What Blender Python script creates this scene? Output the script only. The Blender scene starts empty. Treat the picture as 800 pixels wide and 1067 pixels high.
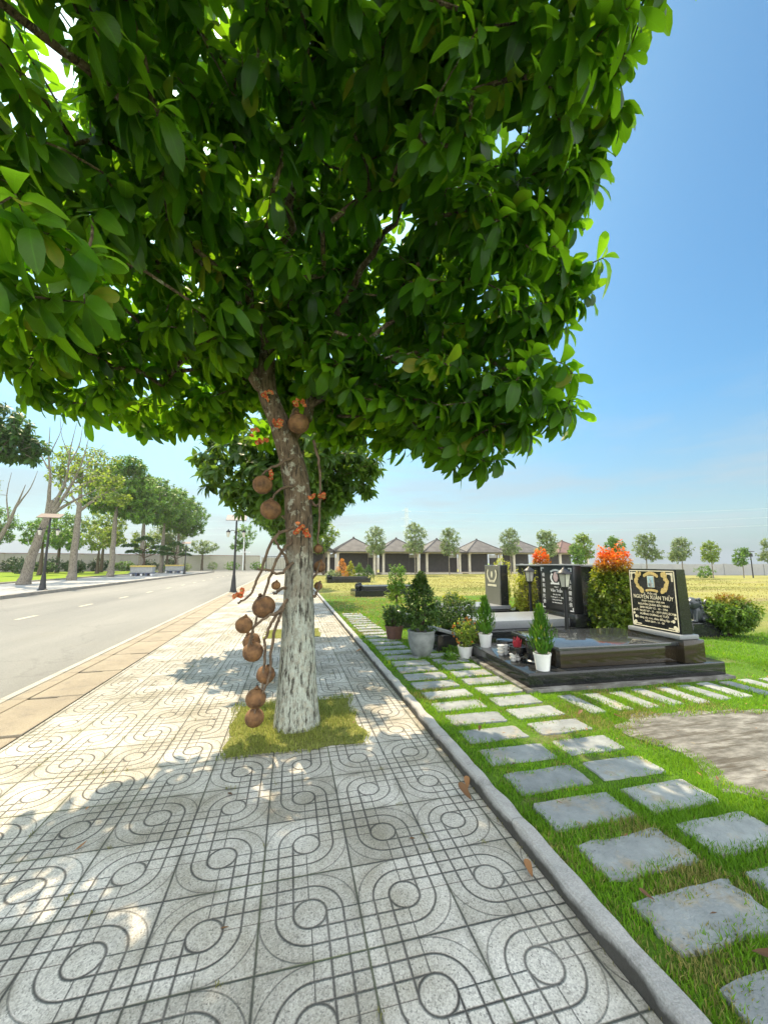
import bpy, bmesh, math, random
import numpy as np
from mathutils import Vector, Matrix, noise as mnoise
random.seed(7)
RNG = np.random.default_rng(11)
R = math.radians
SC = bpy.context.scene
COL = SC.collection

# ------------------------------------------------------------------ camera, sky, sun, exposure
cam_d = bpy.data.cameras.new("camera"); cam = bpy.data.objects.new("camera", cam_d); COL.objects.link(cam)
cam.location = (0, 0, 1.42)
cam.rotation_euler = (R(90 + 7.5), 0, R(-13.5))
cam_d.sensor_fit = 'VERTICAL'; cam_d.sensor_height = 32.0
cam_d.lens = 32.0 * 400 / 1067
cam_d.clip_start = 0.02; cam_d.clip_end = 3000
SC.camera = cam

SUN_AZ, SUN_EL = -13.6, 54.0
world = bpy.data.worlds.new("World"); SC.world = world; world.use_nodes = True
wt = world.node_tree; wt.nodes.clear()
w_out = wt.nodes.new('ShaderNodeOutputWorld'); w_bg = wt.nodes.new('ShaderNodeBackground')
sky = wt.nodes.new('ShaderNodeTexSky'); sky.sky_type = 'NISHITA'; sky.sun_disc = False
sky.sun_elevation = R(SUN_EL); sky.sun_rotation = R(SUN_AZ)
sky.altitude = 50; sky.air_density = 1.0; sky.dust_density = 2.4; sky.ozone_density = 2.0
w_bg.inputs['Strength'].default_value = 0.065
# thin cirrus low over the horizon
tc = wt.nodes.new('ShaderNodeTexCoord'); mp = wt.nodes.new('ShaderNodeMapping'); mp.inputs['Scale'].default_value = (1.2, 1.2, 7)
cn = wt.nodes.new('ShaderNodeTexNoise'); cn.inputs['Scale'].default_value = 2.2; cn.inputs['Detail'].default_value = 6; cn.inputs['Roughness'].default_value = .6
cr = wt.nodes.new('ShaderNodeValToRGB'); cr.color_ramp.elements[0].position = .42; cr.color_ramp.elements[1].position = .60
sx = wt.nodes.new('ShaderNodeSeparateXYZ'); hr = wt.nodes.new('ShaderNodeMapRange')
hr.inputs['From Min'].default_value = .02; hr.inputs['From Max'].default_value = .38; hr.inputs['To Min'].default_value = .9; hr.inputs['To Max'].default_value = 0
mu = wt.nodes.new('ShaderNodeMath'); mu.operation = 'MULTIPLY'
mx = wt.nodes.new('ShaderNodeMix'); mx.data_type = 'RGBA'; mx.inputs[7].default_value = (3.6, 4.0, 4.2, 1)
L = wt.links.new
L(tc.outputs['Generated'], mp.inputs['Vector']); L(mp.outputs['Vector'], cn.inputs['Vector']); L(cn.outputs['Fac'], cr.inputs['Fac'])
L(tc.outputs['Generated'], sx.inputs['Vector']); L(sx.outputs['Z'], hr.inputs['Value'])
L(cr.outputs['Color'], mu.inputs[0]); L(hr.outputs['Result'], mu.inputs[1])
hs = wt.nodes.new('ShaderNodeHueSaturation'); hs.inputs['Saturation'].default_value = 1.3; hs.inputs['Value'].default_value = .95
tn = wt.nodes.new('ShaderNodeMix'); tn.data_type = 'RGBA'; tn.blend_type = 'MULTIPLY'; tn.inputs[0].default_value = 1; tn.inputs[7].default_value = (.76, 1.20, 1.16, 1)
L(sky.outputs['Color'], hs.inputs['Color']); L(hs.outputs['Color'], tn.inputs[6]); L(tn.outputs[2], mx.inputs[6]); L(mu.outputs['Value'], mx.inputs[0])
# pale haze along the horizon, and an added, unseen bank of white cloud behind the camera to brighten the shade
hz = wt.nodes.new('ShaderNodeMapRange'); hz.inputs['From Min'].default_value = 0; hz.inputs['From Max'].default_value = .34; hz.inputs['To Min'].default_value = .72; hz.inputs['To Max'].default_value = 0
L(sx.outputs['Z'], hz.inputs['Value'])
m2 = wt.nodes.new('ShaderNodeMix'); m2.data_type = 'RGBA'; m2.inputs[7].default_value = (2.2, 2.75, 3.1, 1)
L(hz.outputs['Result'], m2.inputs[0]); L(mx.outputs[2], m2.inputs[6])
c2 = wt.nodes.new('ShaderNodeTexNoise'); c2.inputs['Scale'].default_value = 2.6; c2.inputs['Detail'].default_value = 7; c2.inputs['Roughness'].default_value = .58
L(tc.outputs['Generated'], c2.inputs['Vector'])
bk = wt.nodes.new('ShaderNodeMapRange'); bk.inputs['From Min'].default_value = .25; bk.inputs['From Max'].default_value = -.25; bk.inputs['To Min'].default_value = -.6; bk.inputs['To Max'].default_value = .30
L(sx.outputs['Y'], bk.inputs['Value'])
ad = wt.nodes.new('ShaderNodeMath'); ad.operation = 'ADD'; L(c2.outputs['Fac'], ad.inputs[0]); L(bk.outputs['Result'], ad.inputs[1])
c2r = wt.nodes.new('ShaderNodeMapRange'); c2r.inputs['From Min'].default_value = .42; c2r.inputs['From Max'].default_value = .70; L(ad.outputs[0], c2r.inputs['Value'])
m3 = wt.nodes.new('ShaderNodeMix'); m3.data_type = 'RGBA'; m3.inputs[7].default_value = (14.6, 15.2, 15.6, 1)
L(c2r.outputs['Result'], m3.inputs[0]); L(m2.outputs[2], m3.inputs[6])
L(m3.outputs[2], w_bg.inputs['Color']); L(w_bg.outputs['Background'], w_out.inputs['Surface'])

sd = bpy.data.lights.new("sun", 'SUN'); sun = bpy.data.objects.new("sun", sd); COL.objects.link(sun)
sd.energy = 3.1; sd.angle = R(0.5); sd.color = (1.0, 0.815, 0.56)
sv = Vector((math.sin(R(SUN_AZ)) * math.cos(R(SUN_EL)), math.cos(R(SUN_AZ)) * math.cos(R(SUN_EL)), math.sin(R(SUN_EL))))
sun.rotation_euler = (-sv).to_track_quat('-Z', 'Y').to_euler()
sun.location = sv * 50
vs = SC.view_settings
vs.view_transform = 'Standard'; vs.look = 'None'; vs.gamma = 1; vs.use_curve_mapping = False
vs.exposure = 1.45

# ------------------------------------------------------------------ materials
class NT:
    """small helper round a material's node tree"""
    def __init__(s, name):
        s.m = bpy.data.materials.new(name); s.m.use_nodes = True
        s.t = s.m.node_tree; s.b = s.t.nodes['Principled BSDF']; s.out = s.t.nodes['Material Output']
        s.tc = s.t.nodes.new('ShaderNodeTexCoord')
    def n(s, typ, **kw):
        x = s.t.nodes.new(typ)
        for k, v in kw.items(): setattr(x, k, v)
        return x
    def l(s, a, b): s.t.links.new(a, b)
    def val(s, x, sock):
        if hasattr(x, 'is_linked') or isinstance(x, bpy.types.NodeSocket): s.l(x, sock)
        else: sock.default_value = x
    def math(s, op, a, b=None, c=None, clamp=False):
        x = s.n('ShaderNodeMath', operation=op); x.use_clamp = clamp
        s.val(a, x.inputs[0])
        if b is not None: s.val(b, x.inputs[1])
        if c is not None: s.val(c, x.inputs[2])
        return x.outputs[0]
    def noise(s, scale, detail=4, rough=.55, co='Object', out='Fac', stretch=None):
        x = s.n('ShaderNodeTexNoise'); x.inputs['Scale'].default_value = scale
        x.inputs['Detail'].default_value = detail; x.inputs['Roughness'].default_value = rough
        src = s.tc.outputs[co]
        if stretch:
            mpp = s.n('ShaderNodeMapping'); mpp.inputs['Scale'].default_value = stretch; s.l(src, mpp.inputs['Vector']); src = mpp.outputs['Vector']
        s.l(src, x.inputs['Vector']); return x.outputs[out]
    def ramp(s, fac, stops):
        x = s.n('ShaderNodeValToRGB'); cr = x.color_ramp
        while len(cr.elements) < len(stops): cr.elements.new(.5)
        for e, (p, c) in zip(cr.elements, stops):
            e.position = p; e.color = (c[0], c[1], c[2], 1) if hasattr(c, '__len__') else (c, c, c, 1)
        s.val(fac, x.inputs['Fac']); return x.outputs['Color']
    def mix(s, fac, a, b, blend='MIX'):
        x = s.n('ShaderNodeMix', data_type='RGBA', blend_type=blend)
        s.val(fac, x.inputs[0])
        for v, sk in ((a, x.inputs[6]), (b, x.inputs[7])):
            if isinstance(v, bpy.types.NodeSocket): s.l(v, sk)
            else: sk.default_value = (v[0], v[1], v[2], 1)
        return x.outputs[2]
    def bump(s, h, strength=.3, dist=.01, prev=None):
        x = s.n('ShaderNodeBump'); x.inputs['Strength'].default_value = strength; x.inputs['Distance'].default_value = dist
        s.val(h, x.inputs['Height'])
        if prev is not None: s.l(prev, x.inputs['Normal'])
        return x.outputs['Normal']
    def done(s, color=None, rough=None, normal=None, spec=None):
        if color is not None:
            if isinstance(color, bpy.types.NodeSocket): s.l(color, s.b.inputs['Base Color'])
            else: s.b.inputs['Base Color'].default_value = (*color, 1)
        if rough is not None: s.val(rough, s.b.inputs['Roughness'])
        if normal is not None: s.l(normal, s.b.inputs['Normal'])
        if spec is not None: s.b.inputs['Specular IOR Level'].default_value = spec
        return s.m

def simple(name, c1, c2=None, scale=8, rough=.7, bump=.2, bscale=40, bdist=.004, detail=5, metal=0, spec=.5, lo=.35, hi=.65):
    t = NT(name)
    c2 = c2 or tuple(x * .75 for x in c1)
    col = t.ramp(t.noise(scale, detail), [(lo, c2), (hi, c1)])
    nm = t.bump(t.noise(bscale, 4), bump, bdist) if bump else None
    t.b.inputs['Metallic'].default_value = metal
    return t.done(col, rough, nm, spec)

def leafmat(name, c_dark, c_light, trans, tfac=.4, rough=.38, spec=.4, top=None, toplo=0, tophi=1, veins=False):
    """leaf surface: colour varies leaf by leaf (attribute rnd), part of the light passes through"""
    t = NT(name)
    a = t.n('ShaderNodeAttribute', attribute_name='rnd')
    f = a.outputs['Fac']
    col = t.ramp(f, [(0, c_dark), (.72, c_light), (.975, tuple(min(1, x * 1.45) for x in c_light)), (1, tuple(min(1, q * c_light[1]) for q in (2.1, 1.75, .18)))])
    tcol = t.ramp(f, [(0, tuple(x * .6 for x in trans)), (1, trans)])
    if top:  # young coloured shoots near the top of the plant
        gz = t.n('ShaderNodeSeparateXYZ'); t.l(t.tc.outputs['Object'], gz.inputs[0])
        nz = t.math('MULTIPLY_ADD', t.noise(6, 2), .30, -.15)
        hz = t.math('ADD', gz.outputs['Z'], nz)
        mr = t.n('ShaderNodeMapRange'); mr.inputs['From Min'].default_value = toplo; mr.inputs['From Max'].default_value = tophi
        t.l(hz, mr.inputs['Value'])
        tf = mr.outputs['Result']
        top_col = t.ramp(f, [(0, top), (.6, tuple(x * .9 for x in top)), (1, (top[0], min(1, top[1] * 2.6), top[2]))])
        col = t.mix(tf, col, top_col); tcol = t.mix(tf, tcol, top_col)
    nm = None
    if veins:
        uv = t.n('ShaderNodeUVMap', uv_map='uv'); s2 = t.n('ShaderNodeSeparateXYZ'); t.l(uv.outputs['UV'], s2.inputs[0])
        ax = t.math('ABSOLUTE', s2.outputs['X'])
        mid = t.math('LESS_THAN', ax, .05)
        vv = t.math('SINE', t.math('MULTIPLY', t.math('SUBTRACT', s2.outputs['Y'], t.math('MULTIPLY', ax, .22)), 70))
        side = t.math('GREATER_THAN', vv, .93)
        vein = t.math('MAXIMUM', mid, t.math('MULTIPLY', side, .35))
        blo = t.ramp(t.noise(23, 5, .65), [(.35, (.72, .75, .7)), (.6, (1.05, 1.05, 1.0))])
        col = t.mix(1, col, blo, 'MULTIPLY')
        col = t.mix(t.ramp(t.noise(75, 2), [(.70, 0), (.76, .6)]), col, (.10, .07, .02))
        col = t.mix(t.math('MULTIPLY', vein, .7), col, tuple(min(1, x * 1.9) for x in c_light))
        nm = t.bump(vv, .10, .002)
    t.done(col, rough, nm, spec)
    tr = t.n('ShaderNodeBsdfTranslucent'); t.l(tcol, tr.inputs['Color'])
    ms = t.n('ShaderNodeMixShader'); ms.inputs[0].default_value = tfac
    t.l(t.b.outputs[0], ms.inputs[1]); t.l(tr.outputs[0], ms.inputs[2]); t.l(ms.outputs[0], t.out.inputs['Surface'])
    return t.m

M = {}
def tile_material():
    t = NT('terrazzo_tile')
    s = t.n('ShaderNodeSeparateXYZ'); t.l(t.tc.outputs['Object'], s.inputs[0])
    T = .4
    gx = t.math('DIVIDE', t.math('ADD', s.outputs['X'], .08 + 40 * T), T)
    gy = t.math('DIVIDE', t.math('SUBTRACT', s.outputs['Y'], 1.59 - 40 * T), T)
    ix, iy = t.math('FLOOR', gx), t.math('FLOOR', gy)
    u = t.math('SUBTRACT', t.math('FRACT', gx), .5); v = t.math('SUBTRACT', t.math('FRACT', gy), .5)
    par = t.math('MODULO', t.math('ADD', ix, iy), 2)
    sgn = t.math('SUBTRACT', 1, t.math('MULTIPLY', par, 2))
    us = t.math('MULTIPLY', u, sgn)
    q = t.math('GREATER_THAN', t.math('MULTIPLY', us, v), 0)      # 1 = quadrant with the arcs
    r = t.math('SQRT', t.math('ADD', t.math('MULTIPLY', u, u), t.math('MULTIPLY', v, v)))
    au, av = t.math('ABSOLUTE', u), t.math('ABSOLUTE', v)
    W = .0135
    def line(d, at, w=W):                    # smooth groove profile round d == at
        x = t.math('DIVIDE', t.math('ABSOLUTE', t.math('SUBTRACT', d, at)), w)
        return t.math('SUBTRACT', 1.25, x, clamp=True)
    circ = line(r, .165, W * 1.15)
    arcs = t.math('MAXIMUM', line(r, .335), t.math('MULTIPLY', line(r, .492, W * .7), .6))
    arcs = t.math('MULTIPLY', arcs, q)
    grid = t.math('MAXIMUM', t.math('MAXIMUM', line(au, .165), line(au, .335)), t.math('MAXIMUM', line(av, .165), line(av, .335)))
    grid = t.math('MAXIMUM', grid, t.math('MAXIMUM', line(au, 0), line(av, 0)))
    outc = t.math('GREATER_THAN', r, .165)
    grid = t.math('MULTIPLY', grid, t.math('MULTIPLY', outc, t.math('SUBTRACT', 1, q)))
    joint = t.math('MAXIMUM', line(au, .5, .013), line(av, .5, .013))
    gro = t.math('MAXIMUM', t.math('MAXIMUM', circ, arcs), grid)
    wear = t.ramp(t.noise(2.3, 4), [(.3, .72), (.7, 1)])
    gro = t.math('MULTIPLY', gro, wear)
    # washed stone chips
    vo = t.n('ShaderNodeTexVoronoi'); vo.inputs['Scale'].default_value = 190; t.l(t.tc.outputs['Object'], vo.inputs['Vector'])
    chips = t.ramp(vo.outputs['Color'], [(.0, (.15, .145, .135)), (.25, (.42, .405, .37)), (.6, (.60, .58, .53)), (1, (.76, .74, .68))])
    fine = t.noise(420, 2)
    chips = t.mix(.22, chips, t.ramp(fine, [(.35, .15), (.65, .65)]))
    wn = t.n('ShaderNodeTexWhiteNoise', noise_dimensions='2D'); cb = t.n('ShaderNodeCombineXYZ'); t.l(ix, cb.inputs[0]); t.l(iy, cb.inputs[1]); t.l(cb.outputs[0], wn.inputs['Vector'])
    tone = t.ramp(wn.outputs['Value'], [(0, (.76, .75, .71)), (.5, (.93, .92, .89)), (1, (1.05, 1.04, 1.01))])
    chips = t.mix(1, chips, tone, 'MULTIPLY')
    stain = t.ramp(t.noise(1.7, 6, .65), [(.36, (.62, .60, .54)), (.58, (1, 1, 1))])
    chips = t.mix(1, chips, stain, 'MULTIPLY')
    edge = t.math('MAXIMUM', au, av)
    grime = t.math('MULTIPLY', t.ramp(edge, [(.40, 0), (.5, 1)]), t.ramp(t.noise(5, 5), [(.42, 0), (.7, .75)]))
    chips = t.mix(grime, chips, (.16, .15, .115))
    moss = t.ramp(t.noise(.9, 5), [(.45, (.055, .055, .05)), (.68, (.10, .12, .05))])
    col = t.mix(t.math('MULTIPLY', gro, .97), chips, (.032, .031, .029))
    col = t.mix(t.math('MULTIPLY', joint, .95), col, moss)
    h = t.math('SUBTRACT', 1, t.math('MAXIMUM', gro, joint))
    nm = t.bump(h, .75, .006)
    nm = t.bump(vo.outputs['Distance'], .35, .0016, nm)
    return t.done(col, .8, nm, .25)
M['tile'] = tile_material()

def asphalt_material():
    t = NT('asphalt')
    a = t.ramp(t.noise(130, 3), [(.3, (.14, .142, .14)), (.7, (.27, .27, .262))])
    b = t.ramp(t.noise(.35, 5, .6, stretch=(1, .18, 1)), [(.35, (.78, .78, .76)), (.65, (1.12, 1.10, 1.04))])
    col = t.mix(1, a, b, 'MULTIPLY')
    col = t.mix(t.ramp(t.noise(.9, 6, .7), [(.55, 0), (.8, .35)]), col, (.22, .20, .16))
    sx_ = t.n('ShaderNodeSeparateXYZ'); t.l(t.tc.outputs['Object'], sx_.inputs[0])
    tr = t.math('ABSOLUTE', t.math('SINE', t.math('MULTIPLY_ADD', sx_.outputs['X'], 1.75, .6)))
    col = t.mix(t.math('MULTIPLY', t.ramp(tr, [(.75, 0), (1, .22)]), t.noise(1.2, 5, .6, stretch=(1, .1, 1))), col, (.08, .08, .08))
    vo = t.n('ShaderNodeTexVoronoi', feature='DISTANCE_TO_EDGE'); vo.inputs['Scale'].default_value = .22
    wp = t.n('ShaderNodeVectorMath', operation='ADD'); t.l(t.tc.outputs['Object'], wp.inputs[0])
    t.l(t.noise(1.6, 5, .6, out='Color'), wp.inputs[1]); t.l(wp.outputs[0], vo.inputs['Vector'])
    col = t.mix(t.ramp(vo.outputs['Distance'], [(0, .22), (.008, 0)]), col, (.06, .06, .06))
    return t.done(col, .85, t.bump(t.noise(200, 3), .4, .004), .3)
M['asphalt'] = asphalt_material()

def field_material():
    t = NT('dry_lawn')
    s = t.n('ShaderNodeSeparateXYZ'); t.l(t.tc.outputs['Object'], s.inputs[0])
    fine = t.noise(38, 6, .7)
    dry = t.ramp(fine, [(.3, (.15, .16, .045)), (.5, (.28, .27, .085)), (.72, (.41, .38, .15))])
    green = t.ramp(fine, [(.3, (.045, .085, .012)), (.52, (.095, .16, .022)), (.74, (.20, .25, .05))])
    soil = t.ramp(t.noise(22, 6), [(.3, (.15, .11, .07)), (.7, (.33, .26, .17))])
    big = t.noise(.22, 5, .6, stretch=(.6, 1.6, 1))
    # green next to the path, drier out in the field
    d = t.math('ADD', t.math('MULTIPLY', s.outputs['X'], .035), t.math('MULTIPLY', s.outputs['Y'], .03))
    d = t.math('ADD', d, t.math('MULTIPLY_ADD', big, 1.7, -1.15))
    col = t.mix(t.ramp(d, [(.12, 0), (.55, 1)]), green, dry)
    row = t.noise(.55, 4, .6, stretch=(.25, 2.4, 1))
    col = t.mix(t.ramp(row, [(.54, 0), (.68, .75)]), col, soil)
    grn = t.noise(.16, 5, .65, stretch=(.7, 1.8, 1))
    col = t.mix(t.ramp(grn, [(.50, 0), (.66, .55)]), col, green)
    return t.done(col, .95, t.bump(t.noise(30, 6, .7), .8, .05), .1)
M['field'] = field_material()
def turf_soil():
    t = NT('turf_soil')
    f = t.noise(45, 6, .7)
    g = t.ramp(f, [(.3, (.04, .09, .01)), (.55, (.085, .17, .018)), (.75, (.15, .21, .04))])
    so = t.ramp(t.noise(30, 5), [(.3, (.10, .08, .05)), (.7, (.24, .19, .12))])
    col = t.mix(t.ramp(t.noise(1.6, 5, .6), [(.55, 0), (.68, .8)]), g, so)
    return t.done(col, .95, t.bump(f, .8, .02), .1)
M['turf'] = turf_soil()
def pit_soil():
    t = NT('pit_soil')
    f = t.noise(45, 6, .7)
    g = t.ramp(f, [(.3, (.10, .11, .03)), (.55, (.21, .22, .06)), (.75, (.31, .29, .13))])
    return t.done(g, .95, t.bump(f, .8, .02), .1)
M['pit'] = pit_soil()
def park_material():
    t = NT('park_lawn')
    f = t.noise(20, 6, .7)
    g = t.ramp(f, [(.3, (.09, .16, .012)), (.55, (.20, .30, .02)), (.75, (.33, .40, .05))])
    col = t.mix(t.ramp(t.noise(.3, 4), [(.5, 0), (.7, .6)]), g, (.24, .22, .06))
    return t.done(col, .95, t.bump(f, .8, .04), .1)
M['park'] = park_material()
def bare_material():
    t = NT('bare_earth')
    f = t.noise(5, 8, .65, stretch=(1, 2.2, 1))
    col = t.ramp(f, [(.30, (.08, .077, .068)), (.48, (.16, .155, .14)), (.66, (.29, .285, .265))])
    streak = t.noise(3.2, 6, .7, stretch=(.5, 5, 1))
    col = t.mix(t.ramp(streak, [(.52, 0), (.60, .8)]), col, (.075, .066, .052))
    nm = t.bump(t.noise(14, 8, .7), .8, .03)
    return t.done(col, .92, nm, .2)
M['bare'] = bare_material()
def concrete_material(name, a, b, dark=(.10, .095, .085), amt=.7, sc=3, grime=None):
    t = NT(name)
    col = t.ramp(t.noise(sc, 7, .65), [(.3, b), (.7, a)])
    col = t.mix(t.ramp(t.noise(sc * 2.6, 7, .7), [(.52, 0), (.70, amt)]), col, dark)
    col = t.mix(.25, col, t.ramp(t.noise(160, 2), [(.35, .1), (.65, .5)]))
    if grime:
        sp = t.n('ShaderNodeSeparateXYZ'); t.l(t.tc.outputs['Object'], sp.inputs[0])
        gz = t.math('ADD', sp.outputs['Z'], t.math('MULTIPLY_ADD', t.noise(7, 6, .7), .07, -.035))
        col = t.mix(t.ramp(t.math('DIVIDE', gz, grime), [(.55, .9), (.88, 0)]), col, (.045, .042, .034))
    fy = t.math('ABSOLUTE', t.math('SUBTRACT', t.math('FRACT', sp.outputs['Y']), .5)) if grime else None
    if grime: col = t.mix(t.ramp(fy, [(.4955, 0), (.4985, .6)]), col, (.04, .038, .03))
    nm = t.bump(t.noise(60, 6, .7), .7, .012)
    return t.done(col, .88, nm, .25)
M['kerb'] = concrete_material('kerb_concrete', (.47, .46, .43), (.34, .33, .31), (.16, .15, .13), .55, 4, .072)
M['kerb_left'] = concrete_material('kerb_weathered', (.34, .31, .25), (.18, .165, .14), (.06, .055, .05), .8, 2)
M['gutter'] = concrete_material('gutter_concrete', (.36, .295, .195), (.25, .20, .13), (.14, .11, .08), .6, 2)
M['edge'] = concrete_material('road_edge_concrete', (.50, .47, .40), (.38, .35, .28), (.24, .21, .17), .4, 3)
M['walk_far'] = concrete_material('far_pavement', (.42, .41, .39), (.33, .32, .30), (.24, .22, .2), .5, .8)
M['stone'] = None
def stone_material():
    t = NT('stepping_stone')
    oi = t.n('ShaderNodeObjectInfo')
    mpp = t.n('ShaderNodeVectorMath', operation='ADD'); t.l(t.tc.outputs['Object'], mpp.inputs[0])
    rv = t.n('ShaderNodeCombineXYZ'); t.l(t.math('MULTIPLY', oi.outputs['Random'], 37), rv.inputs[0]); t.l(rv.outputs[0], mpp.inputs[1])
    def nz(sc, de, ro):
        x = t.n('ShaderNodeTexNoise'); x.inputs['Scale'].default_value = sc; x.inputs['Detail'].default_value = de; x.inputs['Roughness'].default_value = ro
        t.l(mpp.outputs[0], x.inputs['Vector']); return x.outputs['Fac']
    col = t.ramp(nz(7, 7, .6), [(.3, (.19, .21, .22)), (.7, (.33, .355, .365))])
    mud = t.ramp(nz(3.6, 8, .72), [(.53, 0), (.63, .8)])
    col = t.mix(mud, col, t.ramp(nz(12, 5, .6), [(.35, (.24, .20, .14)), (.65, (.42, .38, .30))]))
    col = t.mix(t.ramp(nz(26, 4, .6), [(.66, 0), (.72, .8)]), col, (.06, .05, .04))
    col = t.mix(1, col, t.ramp(oi.outputs['Random'], [(0, (.82, .82, .82)), (1, (1.1, 1.08, 1.03))]), 'MULTIPLY')
    return t.done(col, .8, t.bump(nz(35, 6, .7), .8, .012), .25)
M['stone'] = stone_material()
def bark_material(name, a, b, white=None):
    t = NT(name)
    f = t.noise(16, 7, .7, stretch=(1.6, 1.6, .35))
    col = t.ramp(f, [(.3, b), (.68, a)])
    if white:
        s = t.n('ShaderNodeSeparateXYZ'); t.l(t.tc.outputs['Object'], s.inputs[0])
        hz = t.math('ADD', s.outputs['Z'], t.math('MULTIPLY_ADD', t.noise(3, 4), 1.6, -.8))
        k = t.ramp(t.math('MULTIPLY', hz, .4), [(.30, .9), (.72, 0)])
        fl = t.ramp(t.noise(22, 6, .75, stretch=(1.2, 1.2, .6)), [(.36, .35), (.58, 1)])
        col = t.mix(t.math('MULTIPLY', k, fl), col, white)
        li = t.ramp(t.noise(13, 5, .65), [(.56, 0), (.62, .8)])
        col = t.mix(li, col, (.46, .45, .35))
    cr = t.noise(34, 6, .7, stretch=(1.3, 1.3, .22))
    col = t.mix(t.ramp(cr, [(.40, .9), (.49, 0)]), col, (.035, .028, .02))
    nm = t.bump(cr, .9, .03)
    nm = t.bump(t.noise(60, 5, .7), .5, .006, nm)
    return t.done(col, .9, nm, .2)
M['bark_main'] = bark_material('cannonball_bark', (.25, .185, .12), (.075, .052, .032), (.54, .59, .50))
M['bark_pale'] = bark_material('pale_bark', (.33, .30, .25), (.17, .145, .11))
M['bark_dark'] = bark_material('dark_bark', (.16, .125, .09), (.07, .05, .035))
M['leaf_main'] = leafmat('cannonball_leaf', (.008, .038, .003), (.038, .115, .006), (.32, .66, .015), .52, .40, .30, veins=True)
M['leaf_second'] = leafmat('cannonball_leaf_far', (.028, .075, .012), (.075, .155, .022), (.26, .44, .04), .42, .45, .4)
M['leaf_bright'] = leafmat('bright_leaf', (.06, .12, .015), (.15, .24, .03), (.42, .55, .06), .5, .5, .3)
M['leaf_mid'] = leafmat('mid_leaf', (.045, .125, .014), (.15, .29, .025), (.20, .36, .04), .42, .5, .3)
M['leaf_dark'] = leafmat('dark_leaf', (.022, .07, .02), (.06, .14, .03), (.12, .24, .03), .38, .5, .3)
M['leaf_pale'] = leafmat('pale_leaf', (.09, .14, .06), (.20, .27, .12), (.36, .46, .16), .5, .5, .3)
M['leaf_conifer'] = leafmat('conifer_leaf', (.03, .10, .012), (.07, .18, .02), (.16, .34, .02), .35, .55, .2)
M['leaf_wallhedge'] = leafmat('wall_hedge_leaf', (.012, .04, .012), (.035, .085, .02), (.07, .15, .02), .28, .5, .3)
M['leaf_hedge'] = leafmat('shrub_leaf', (.02, .05, .010), (.075, .14, .022), (.16, .28, .03), .34, .5, .3)
M['leaf_red'] = leafmat('red_tip_leaf', (.02, .055, .008), (.17, .25, .018), (.42, .50, .03), .42, .45, .3, top=(.85, .16, .015), toplo=1.18, tophi=1.52)
M['leaf_red_low'] = leafmat('red_tip_bush_leaf', (.02, .06, .008), (.13, .24, .02), (.30, .42, .03), .4, .45, .3, top=(.55, .14, .02), toplo=.62, tophi=.95)
M['leaf_yellow'] = leafmat('yellow_leaf', (.20, .22, .02), (.38, .40, .04), (.6, .62, .06), .45, .5, .3)
M['leaf_orange'] = leafmat('orange_shoot', (.55, .20, .03), (.75, .34, .05), (.8, .4, .06), .4, .5, .3)
M['grass'] = leafmat('grass_blade', (.06, .16, .008), (.15, .31, .016), (.32, .56, .03), .40, .5, .25)
M['grass_dry'] = leafmat('dry_grass_blade', (.12, .14, .03), (.30, .27, .09), (.44, .40, .12), .40, .55, .2)
M['grass_pit'] = leafmat('pit_grass_blade', (.11, .15, .025), (.28, .31, .07), (.46, .50, .12), .40, .55, .2)
M['fallen'] = leafmat('fallen_leaf', (.10, .055, .028), (.27, .14, .06), (.25, .13, .05), .2, .6, .3)
M['fruit'] = simple('fruit_shell', (.24, .12, .045), (.085, .042, .018), 14, .8, .9, 38, .014, 8)
M['stem'] = simple('woody_stem', (.17, .115, .07), (.075, .05, .03), 20, .85, .5, 60, .01)
M['flower'] = leafmat('flower_petal', (.62, .10, .05), (.85, .26, .10), (.8, .3, .12), .4, .5, .3)
M['bud'] = simple('flower_bud', (.55, .48, .16), (.38, .30, .10), 30, .6, .2)
def granite(name, base, fleck, rough, sc=260):
    t = NT(name)
    vo = t.n('ShaderNodeTexVoronoi'); vo.inputs['Scale'].default_value = sc; t.l(t.tc.outputs['Object'], vo.inputs['Vector'])
    col = t.ramp(vo.outputs['Color'], [(.0, base), (.72, tuple(x * 1.5 for x in base)), (1, fleck)])
    dust = t.ramp(t.noise(2.5, 6, .6), [(.35, 0), (.75, .05)])
    col = t.mix(dust, col, (.16, .14, .11))
    rg = t.math('MULTIPLY_ADD', t.noise(4, 5), .12, rough - .04)
    return t.done(col, rg, t.bump(t.noise(3, 3), .02, .01), .5)
M['granite'] = granite('polished_black_granite', (.010, .011, .012), (.07, .075, .08), .09)
M['granite_brown_reflect'] = granite('brown_reflecting_granite', (.020, .015, .009), (.065, .048, .03), .08)  # polished black stone, brown reflection of the ground put into the colour
M['granite_slab'] = granite('polished_grey_granite', (.026, .029, .032), (.11, .12, .13), .05)
M['granite_slab'].node_tree.nodes['Principled BSDF'].inputs['Specular IOR Level'].default_value = 1.0
M['granite_face'] = granite('honed_black_granite', (.009, .010, .011), (.03, .03, .033), .30)
M['granite_grey'] = granite('grey_granite', (.16, .17, .18), (.34, .35, .36), .35)
M['granite_lit_face'] = granite('etched_lit_granite', (.13, .125, .10), (.26, .24, .19), .4)  # greyish reflected light on the headstone face put into the stone colour
M['lion_stone'] = granite('dark_lion_stone', (.035, .04, .048), (.16, .17, .19), .3)
M['gold'] = simple('gold_paint', (.72, .55, .22), (.50, .36, .12), 60, .5, .2, 120, .002)
M['cream'] = simple('cream_paint', (.82, .76, .58), (.70, .62, .42), 40, .55, .1, 80, .002)
M['white_ink'] = simple('white_engraving', (.80, .80, .78), (.65, .65, .64), 40, .6, .1)
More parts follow.
